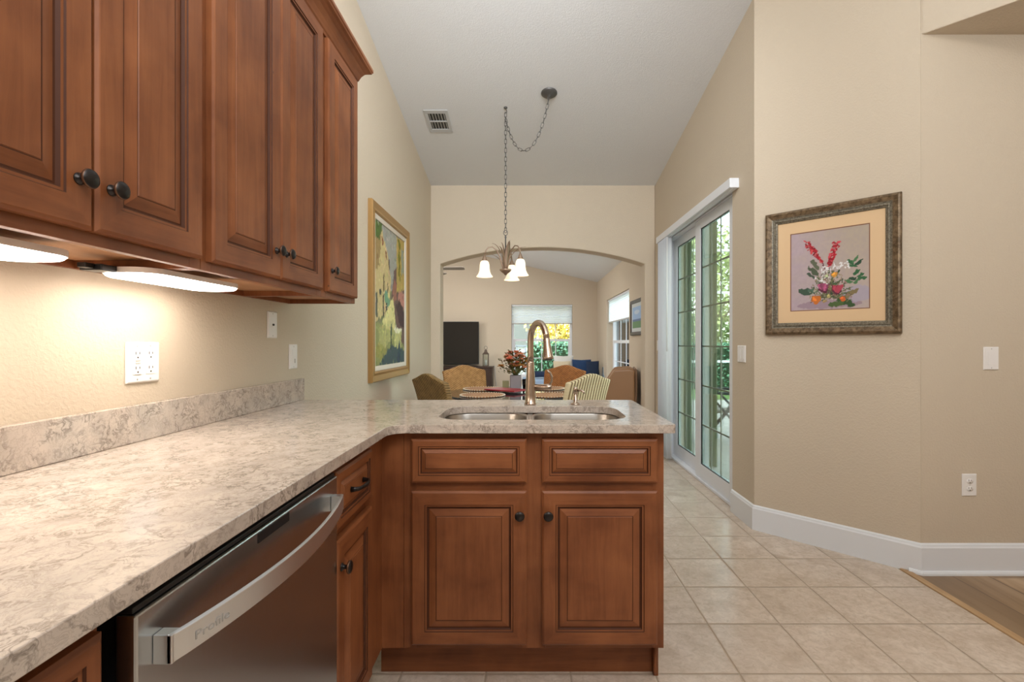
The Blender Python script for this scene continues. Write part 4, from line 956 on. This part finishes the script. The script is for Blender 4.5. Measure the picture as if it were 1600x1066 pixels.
b.loft([[V((x_, y_, TZ+z_)) for x_, y_ in rrect(vx-w_, vx+w_, vy-w_, vy+w_, .012, 3)] for w_, z_ in ((.048, .001), (.052, .01), (.052, .135), (.048, .135), (.047, .02))], cap0=True, cap1=True); tag(b.build('flower_vase', M['vase']), 'grey square vase holding the flowers on the dining table', 'vase')
b = MB(); b.box((-.235, 4.385, TZ+.001), (-.178, 4.44, TZ+.085)); tag(b.build('candle_block', M['candle'], bevel=.003), 'olive green square candle left of the grey vase', 'candle')
b = MB(); b.lathe((-.02, 4.38, TZ+.001), Z, [(.028, 0), (.034, .10), (.033, .10), (.027, .004), (0, .004)], 20); tag(b.build('drinking_glass', M['glass']), 'clear drinking glass on the table right of the vase', 'glass')
t = thing('flower_bouquet', 'bouquet of peach and amber flowers with olive leaves in the grey vase', 'flowers', (vx, vy, TZ+.14))
b = MB(); heads = []
for k in range(46):
    a = random.uniform(0, 2*PI); rr_ = random.uniform(.02, .15); zz = TZ+.14+random.uniform(.08, .22)*(1-rr_*1.2); P = V((vx+rr_*math.cos(a), vy+rr_*math.sin(a)*.7, zz)); heads.append(P)
    b.tube([V((vx+.02*math.cos(a), vy+.02*math.sin(a), TZ+.137)), V((vx+.03*math.cos(a), vy+.03*math.sin(a), TZ+.16)), P], .0025, 5)
b.build('stems', M['leaf_dk'], t)
for k, P in enumerate(heads[:42]):
    b = MB(); r_ = random.uniform(.028, .044)
    for ring, (n_, rad, tz) in enumerate(((7, 1.0, -.1), (6, .75, .35), (4, .4, .7))):
        for j in range(n_):
            a = 2*PI*j/n_+ring*.5+k; D = V((math.cos(a), math.sin(a), tz)); S_ = V((-math.sin(a), math.cos(a), 0)); 
            b.add([P, P+D*r_*rad*.6+S_*r_*.42, P+D*r_*rad*1.05+Z*r_*.25, P+D*r_*rad*.6-S_*r_*.42], [(0,1,2,3)])
    b.build('blossom', [M['petal'], M['petal2'], M['petal'], M['petal3']][k % 4], t)
for nm, mt, cnt in (('green_leaves', M['leaf_dk'], 420), ('brown_leaves', M['leaf_br'], 130)):
    b = MB()
    for k in range(cnt):
        a = random.uniform(0, 2*PI); u = random.random(); rr_ = .03+.14*u; zz = TZ+.15+random.uniform(.0, .22)*(1-.3*u)+(.03 if random.random() < .1 else 0)
        P = V((vx+rr_*math.cos(a)*random.uniform(.3, 1), vy+rr_*math.sin(a)*.6, zz)); D = V((math.cos(a)+random.uniform(-.6, .6), math.sin(a)+random.uniform(-.6, .6), random.uniform(-.2, 1))).normalized(); S_ = D.cross(V((random.random(), random.random(), 1))).normalized(); L_ = random.uniform(.018, .038)
        b.add([P, P+D*L_*.5+S_*L_*.3, P+D*L_, P+D*L_*.5-S_*L_*.3], [(0,1,2,3)])
    b.build(nm, mt, t)

# ------------------------------------------------------------------ LIVING ROOM
def soft(b, x0_, x1_, y0_, y1_, z0_, z1_): return b.box((x0_, y0_, z0_), (x1_, y1_, z1_))
# armchair, local: faces +Y
t = thing('armchair', 'camel brown leather armchair turned sideways beyond the arch', 'armchair', (.98, 6.10, 0), math.radians(80))
b = MB(); b.box((-.30, -.26, .14), (.30, .34, .33)); b.build('seat_base', M['leather'], t, bevel=.03, seg=3, world=False)
b = MB(); b.box((-.215, -.17, .335), (.215, .36, .45)); b.build('seat_cushion', M['leather'], t, bevel=.035, seg=4, world=False)
b = MB(); L = []
for y0_, y1_, z_, w_ in ((-.30, -.13, .20, .2205), (-.335, -.14, .50, .2205), (-.36, -.17, .72, .2205), (-.37, -.20, .84, .2205), (-.36, -.22, .865, .20)):
    L.append([V((-w_, y0_, z_)), V((w_, y0_, z_)), V((w_, y1_, z_)), V((-w_, y1_, z_))])
b.loft(L, cap0=True, cap1=True); b.build('backrest', M['leather'], t, bevel=.03, seg=4, world=False)
b = MB(); b.loft([[V((x_*w_, y_+o_, z_)) for x_, y_ in ((-1, -.395), (1, -.395), (1, -.368), (-1, -.368))] for w_, z_, o_ in ((.31, .16, .04), (.318, .55, 0), (.312, .80, 0), (.27, .868, .006))], cap0=True, cap1=True); b.build('back_panel', M['leather_dark'], t, bevel=.012, seg=3, world=False)
for s_ in (-1, 1):
    b = MB(); L = []
    for y_, zt_ in ((-.365, .855), (-.30, .875), (-.12, .86), (.05, .60), (.08, .56), (.34, .54)):
        L.append([V((s_*.222, y_, .16)), V((s_*.315, y_, .16)), V((s_*.315, y_, zt_)), V((s_*.222, y_, zt_))])
    b.loft(L, cap0=True, cap1=True); b.build('armrest', M['leather'], t, bevel=.025, seg=3, world=False)
    for y_ in (-.27, .28):
        b = MB(); b.lathe((s_*.25, y_, 0), Z, [(.016, .001), (.024, .139)], 12); b.build('leg', M['chair_leg'], t, world=False)
# television, console, lantern
t = thing('tv_console', 'dark brown media console under the television', 'console', (-1.66, 9.66, 0))
b = MB(); b.box((-2.62, 9.47, .08), (-.715, 9.87, .675)); b.build('body', M['dark_wood'], t, bevel=.003)
b = MB(); b.box((-2.64, 9.45, .6755), (-.70, 9.88, .70)); b.build('top', M['dark_wood'], t, bevel=.004)
for k in range(4): b = MB(); x_ = -2.60+k*.47; b.box((x_, 9.452, .10), (x_+.455, 9.469, .66)); dd = b.build('door', M['dark_wood'], t, bevel=.004); b = MB(); b.lathe((x_+(.43 if k % 2 == 0 else .025), 9.451, .40), -Y, [(.006, 0), (.006, .012), (.010, .02), (0, .022)], 12); b.build('knob', M['gunmetal'], dd)
for x_ in (-2.58, -.76): b = MB(); b.box((x_-.03, 9.5, .001), (x_+.03, 9.84, .0795)); b.build('foot', M['dark_wood'], t)
t = thing('television', 'large flat black television seen through the arch', 'television', (-1.78, 9.75, .70))
b = MB(); b.box((-2.56, 9.74, .742), (-1.005, 9.79, 1.612)); b.build('housing', M['black'], t, bevel=.004)
b = MB(); b.box((-2.548, 9.7375, .756), (-1.017, 9.7395, 1.600)); b.build('screen', M['tv'], t)
for x_ in (-2.2, -1.30): b = MB(); b.tube([(x_, 9.765, .745), (x_, 9.66, .7085)], .006, 8); b.tube([(x_, 9.765, .745), (x_, 9.85, .7085)], .006, 8); b.build('stand_leg', M['black'], t)
lx, ly = -.855, 9.66
t = thing('lantern', 'tall metal lantern with ring on the console beside the television', 'lantern', (lx, ly, .70))
b = MB(); b.box((lx-.062, ly-.062, .7005), (lx+.062, ly+.062, .722)); b.build('base', M['lantern'], t, bevel=.003)
for sx_ in (-1, 1):
    for sy_ in (-1, 1): b = MB(); b.box((lx+sx_*.052-.005, ly+sy_*.052-.005, .722), (lx+sx_*.052+.005, ly+sy_*.052+.005, .945)); b.build('post', M['lantern'], t)
b = MB(); b.loft([[V((lx+a_*w_, ly+c_*w_, z_)) for a_, c_ in ((-1,-1),(1,-1),(1,1),(-1,1))] for w_, z_ in ((.064, .945), (.064, .955), (.030, .995), (.024, 1.03), (.010, 1.045))], cap0=True, cap1=True); b.build('roof', M['lantern'], t)
b = MB(); b.tube([V((lx+.030*math.cos(a), ly, 1.078+.034*math.sin(a))) for a in [2*PI*k/20 for k in range(20)]], .004, 8, closed=True); b.build('ring', M['gunmetal'], t)
b = MB(); b.box((lx-.048, ly-.048, .7225), (lx+.048, ly+.048, .944)); b.build('glass', M['glass'], t)
b = MB(); b.lathe((lx, ly, .7225), Z, [(.022, 0), (.022, .11), (0, .112)], 16); b.build('candle', M['white_fab'], t)
b = MB(); b.tube([(-.693, 9.87, .705), (-.680, 9.88, .55), (-.672, 9.88, .40), (-.655, 9.88, .32), (-.665, 9.88, .25), (-.68, 9.88, .02)], .007, 8); b.build('cord', M['slot_soft'], [o_ for o_ in bpy.data.objects if o_.name == 'tv_console'][0])
# daybed with cushions
t = thing('daybed', 'low white daybed with light blue seat under the back window', 'daybed', (.62, 9.35, 0))
b = MB(); b.box((-.12, 8.98, .08), (1.36, 9.72, .36)); b.build('frame', M['white_fab'], t, bevel=.02)
b = MB(); b.box((-.11, 8.97, .365), (1.35, 9.71, .49)); b.build('seat_cushion', M['ltblue'], t, bevel=.035, seg=4)
b = MB(); b.box((.52, 9.60, .495), (1.36, 9.74, .70)); b.build('backrest', M['white_fab'], t, bevel=.04, seg=4)
for x_ in (-.08, 1.32):
    for y_ in (9.02, 9.66): b = MB(); b.lathe((x_, y_, .001), Z, [(.018, 0), (.022, .0785)], 10); b.build('leg', M['chair_leg'], t)
def pillow(mt, label, loc, w_, h_, th_, rx, rz, grp='pillows on the daybed'):
    n_ = 12; vs = []; fs = []
    for s_ in (-1, 1):
        for j in range(n_+1):
            for i in range(n_+1):
                u, v = -1+2*i/n_, -1+2*j/n_; e = (max(0, (1-u**4))*max(0, (1-v**4)))**.5; pin = 1-.06*(abs(u*v)**0)*(1-abs(u))*abs(v)-.06*(1-abs(v))*abs(u)
                vs.append((u*w_/2*pin, s_*th_/2*e, v*h_/2*pin))
    N_ = (n_+1)**2
    for s_ in (0, 1):
        for j in range(n_):
            for i in range(n_): q_ = s_*N_+j*(n_+1)+i; f_ = (q_, q_+1, q_+n_+2, q_+n_+1); fs.append(f_ if s_ == 0 else f_[::-1])
    b = MB(); b.add(vs, fs, 0, True); o = b.build('throw_pillow', mt, fixn=False); o.location = loc; o.rotation_euler = (rx, 0, rz); tag(o, label, 'pillow', grp); return o
pillow(M['white_fab'], 'white pillow leaning below the window corner on the daybed', (.71, 9.46, .735), .40, .38, .12, -.12, .1)
pillow(M['cream_fab'], 'cream pillow lowest in front of the white pillow on the daybed', (.66, 9.28, .675), .34, .30, .10, -.12, .0)
pillow(M['navy'], 'bright navy pillow in the middle of the daybed pillows', (1.06, 9.40, .685), .38, .33, .13, -.12, .08)
pillow(M['navy2'], 'dark navy pillow at the right end of the daybed', (1.25, 9.20, .675), .26, .31, .11, -.12, .15)
pillow(M['navy2'], 'small dark blue pillow lying on the seat at the left of the daybed', (.27, 9.2, .575), .30, .12, .14, 0, .1)
t = thing('side_table', 'small side table with white top beside the armchair', 'table', (1.24, 7.95, 0))
b = MB(); b.lathe((1.24, 7.95, .475), Z, [(.15, 0), (.155, .008), (.15, .016), (0, .016)], 28); b.build('top', M['plastic'], t)
b = MB(); b.lathe((1.24, 7.95, 0), Z, [(.11, .001), (.11, .012), (.015, .03), (.015, .4745)], 20); b.build('stand', M['black'], t)
b = MB(); b.lathe((1.25, 7.95, .4925), Z, [(.016, 0), (.034, .01), (.040, .05), (.028, .12), (.012, .17), (.009, .28), (.011, .285)], 18); tag(b.build('bottle_vase', M['char']), 'slim dark bottle standing on the white side table', 'vase')
# ceiling fan
t = thing('ceiling_fan', 'ceiling fan with taupe blades seen at the upper left of the arch', 'fan', (-1.72, 7.7, 2.36))
ftz = LZ(-1.72)
b = MB(); b.lathe((-1.72, 7.7, 2.33), Z, [(0, 0), (.06, .005), (.10, .03), (.10, .09), (.05, .13), (.02, .14)], 28); b.build('motor', M['plastic'], t)
b = MB(); b.lathe((-1.72, 7.7, 2.471), Z, [(.012, 0), (.012, ftz-2.471-.03), (.06, ftz-2.471-.028), (.06, ftz-2.471-.016)], 18); b.build('downrod', M['plastic'], t)
for k in range(5):
    a = 2*PI*k/5-.06; D = V((math.cos(a), math.sin(a), 0)); S_ = V((-D.y, D.x, -.20)).normalized(); C_ = V((-1.72, 7.7, 2.375)); b = MB(); lp = [(.13, -.035), (.20, -.055), (.66, -.068), (.70, -.05), (.70, .05), (.66, .068), (.20, .055), (.13, .035)]
    b.slab([lp], C_, D, S_, D.cross(S_), .008); b.build('blade', M['fan'], t)

# ------------------------------------------------------------------ OUTDOORS
b = MB(); b.box((-40, 10.12, -.35), (40, 60, -.12)); b.box((1.66, -10, -.35), (40, 10.12, -.12)); struct(b.build('ground_lawn', M['lawn']))
b = MB(); b.box((1.66, 3.25, -.115), (7.2, 10.05, -.02)); struct(b.build('ground_patio', M['concrete']))
def leaves(b, n_, box, size, seed=0, shell=0):
    rg = random.Random(seed); (x0_, y0_, z0_), (x1_, y1_, z1_) = box
    for k in range(n_):
        P = V((rg.uniform(x0_, x1_), rg.uniform(y0_, y1_), rg.uniform(z0_, z1_)))
        D = V((rg.uniform(-1, 1), rg.uniform(-1, 1), rg.uniform(-.6, 1))).normalized(); S_ = D.cross(V((rg.random(), rg.random(), rg.random()-.5))).normalized(); L_ = size*rg.uniform(.6, 1.3)
        b.add([P, P+D*L_*.5+S_*L_*.32, P+D*L_, P+D*L_*.5-S_*L_*.32], [(0,1,2,3)])
def blob(b, n_, C_, R3, size, seed=0):
    rg = random.Random(seed); C_ = V(C_)
    for k in range(n_):
        v = V((rg.gauss(0, 1), rg.gauss(0, 1), rg.gauss(0, 1))).normalized()*rg.uniform(.55, 1.05); P = C_+V((v.x*R3[0], v.y*R3[1], v.z*R3[2]))
        D = V((rg.uniform(-1, 1), rg.uniform(-1, 1), rg.uniform(-.8, .8))).normalized(); S_ = D.cross(V((rg.random(), rg.random(), rg.random()-.5))).normalized(); L_ = size*rg.uniform(.6, 1.3)
        b.add([P, P+D*L_*.5+S_*L_*.34, P+D*L_, P+D*L_*.5-S_*L_*.34], [(0,1,2,3)])
def hedge(label, box, n_, seed):
    t = thing('hedge', label, 'hedge', ((box[0][0]+box[1][0])/2, (box[0][1]+box[1][1])/2, box[0][2]))
    b = MB(); (x0_, y0_, z0_), (x1_, y1_, z1_) = box; b.box((x0_+.12, y0_+.12, z0_), (x1_-.12, y1_-.12, z1_-.12)); b.build('branches', mat('hedge_inner', (.02, .05, .02), .9), t)
    b = MB(); leaves(b, n_, box, .085, seed); b.build('foliage', M['hedge'], t, fixn=False)
hedge('green clipped hedge outside the back window', ((.02, 12.1, -.12), (3.2, 12.9, 1.22)), 9000, 1)
hedge('green hedge at the edge of the patio outside the sliding door', ((3.2, 13.2, -.12), (9.0, 14.0, 1.15)), 9000, 2)
def tree(label, C_, th_, R3, mt, n_, seed, size=.13):
    t = thing('tree', label, 'tree', (C_[0], C_[1], -.12), group='trees outside the windows')
    b = MB(); b.tube([(C_[0], C_[1], -.12), (C_[0]+.05, C_[1], th_*.5), (C_[0], C_[1], th_), (C_[0]+.1, C_[1], th_+R3[2])], [.14, .11, .09, .04], 10)
    for k in range(5): a = k*1.3; b.tube([(C_[0], C_[1], th_*.8), (C_[0]+math.cos(a)*R3[0]*.6, C_[1]+math.sin(a)*R3[1]*.6, th_+R3[2]*.5)], [.05, .02], 6)
    b.build('trunk', M['bark'], t); b = MB(); blob(b, n_, (C_[0], C_[1], th_+R3[2]*.6), R3, size, seed); b.build('crown', mt, t, fixn=False)
tree('yellow leafed tree behind the hedge outside the back window', (1.45, 14.6), 1.1, (1.5, .9, 1.7), M['yellow_leaf'], 5200, 5)
tree('light green tree beyond the patio seen through the sliding door', (5.6, 15.3), 1.5, (2.0, 1.2, 2.2), M['tree_leaf'], 5200, 6)
tree('green tree outside the living room side window', (6.2, 18.5), 1.2, (2.6, 1.5, 2.6), M['tree_leaf'], 4500, 8)
t = thing('neighbor_house', 'pink stucco house behind the hedge outside the back window', 'house', (-.5, 17.5, -.12))
b = MB(); b.box((-6, 17.2, -.12), (1.0, 20, 2.9)); b.build('wall', M['stucco'], t)
b = MB(); b.add([(-6.4, 16.8, 2.9), (1.4, 16.8, 2.9), (1.4, 20.4, 2.9), (-6.4, 20.4, 2.9), (-5, 18.6, 4.3), (0, 18.6, 4.3)], [(0,1,5,4), (1,2,5), (2,3,4,5), (3,0,4), (0,3,2,1)]); b.build('roof', M['roofing'], t)
for x_ in (-2.6, -.50):
    b = MB(); b.box((x_-.07, 17.14, .93), (x_+.87, 17.199, 2.17)); f_ = b.build('window', M['door_white'], t); b = MB(); b.box((x_, 17.12, 1.0), (x_+.8, 17.139, 2.1)); b.build('pane', mat('dark_pane', (.16, .17, .17), .2), f_)
t = thing('white_gate', 'white slatted yard gate outside the lower left of the back window', 'gate', (-.75, 11.8, -.12))
b = MB(); b.box((-.95, 11.8, -.11), (-.03, 11.83, 1.12)); b.build('panel', M['trim'], t)
b = MB(); 
for k in range(5): b.box((-.92+k*.21, 11.775, .0), (-.895+k*.21, 11.799, 1.10))
b.box((-.95, 11.775, 1.08), (-.03, 11.798, 1.12)); b.box((-.95, 11.775, .93), (-.03, 11.798, .95)); b.build('slats', mat('gate_grey', (.3, .34, .42), .5), t)
# screen enclosure
t = thing('screen_enclosure', 'white aluminium frame of the patio screen enclosure', 'enclosure', (5, 11.0, -.02))
for x_ in (2.6, 3.85, 4.75, 5.8, 7.0): b = MB(); b.box((x_-.025, 10.10, -.12), (x_+.025, 10.15, 3.4)); b.build('post', M['door_white'], t)
for z_ in (.78, 2.25, 3.15): b = MB(); b.box((1.68, 10.155, z_-.025), (7.05, 10.195, z_+.025)); b.build('rail', M['door_white'], t)
# accordion shutters outside
for lab, x0_, x1_, yy in (('narrow olive folded shutter outside the nearer patio door panel', 1.70, 1.815, 4.62), ('narrow olive folded shutter outside the farther patio door panel', 1.68, 1.76, 5.17)):
    t = thing('storm_shutter', lab, 'shutter', ((x0_+x1_)/2, yy, -.02))
    b = MB(); n_ = 6; pts = []
    for k in range(n_+1): pts.append((x0_+(x1_-x0_)*k/n_, yy+(.028 if k % 2 else 0)))
    vs = [(a_, c_, z_) for z_ in (-.018, 2.40) for a_, c_ in pts]; b.add(vs, [(k, k+1, k+n_+2, k+n_+1) for k in range(n_)]); o = b.build('folded_slats', M['shutter'], t); m_ = o.modifiers.new('s', 'SOLIDIFY'); m_.thickness = .003
    b = MB(); b.box((x0_-.012, yy-.004, -.018), (x0_-.002, yy+.03, 2.40)); b.box((x1_+.004, yy-.004, -.018), (x1_+.016, yy+.03, 2.40)); b.build('end_post', M['shutter'], t)
# patio chair (sling)
t = thing('patio_chair', 'taupe sling chair with dark metal legs on the patio outside the sliding door', 'chair', (2.42, 5.75, -.02), math.radians(60))
for s_ in (-1, 1):
    b = MB(); b.tube([(s_*.27, .30, .012), (s_*.27, -.02, .42), (s_*.27, -.30, 1.02)], .016, 8); b.build('side_rail', M['char'], t, world=False)
    b = MB(); b.tube([(s_*.29, -.34, .012), (s_*.29, 0, .40), (s_*.29, .18, .60)], .014, 8); b.build('leg', M['char'], t, world=False)
    b = MB(); b.tube([(s_*.30, -.16, .62), (s_*.30, .24, .62)], .018, 8); b.build('arm', M['char'], t, world=False)
b = MB(); L = [(.30, .43), (.10, .385), (-.05, .40), (-.13, .55), (-.22, .78), (-.31, 1.02)]
b.add([(s_*.25, y_, z_) for y_, z_ in L for s_ in (-1, 1)], [(2*k, 2*k+1, 2*k+3, 2*k+2) for k in range(len(L)-1)], 0, True); o = b.build('sling', M['sling'], t, world=False); m_ = o.modifiers.new('s', 'SOLIDIFY'); m_.thickness = .006
b = MB(); b.tube([(-.27, -.30, 1.02), (.27, -.30, 1.02)], .014, 8); b.tube([(-.27, .30, .43), (.27, .30, .43)], .014, 8); b.build('crossbars', M['char'], t, world=False)
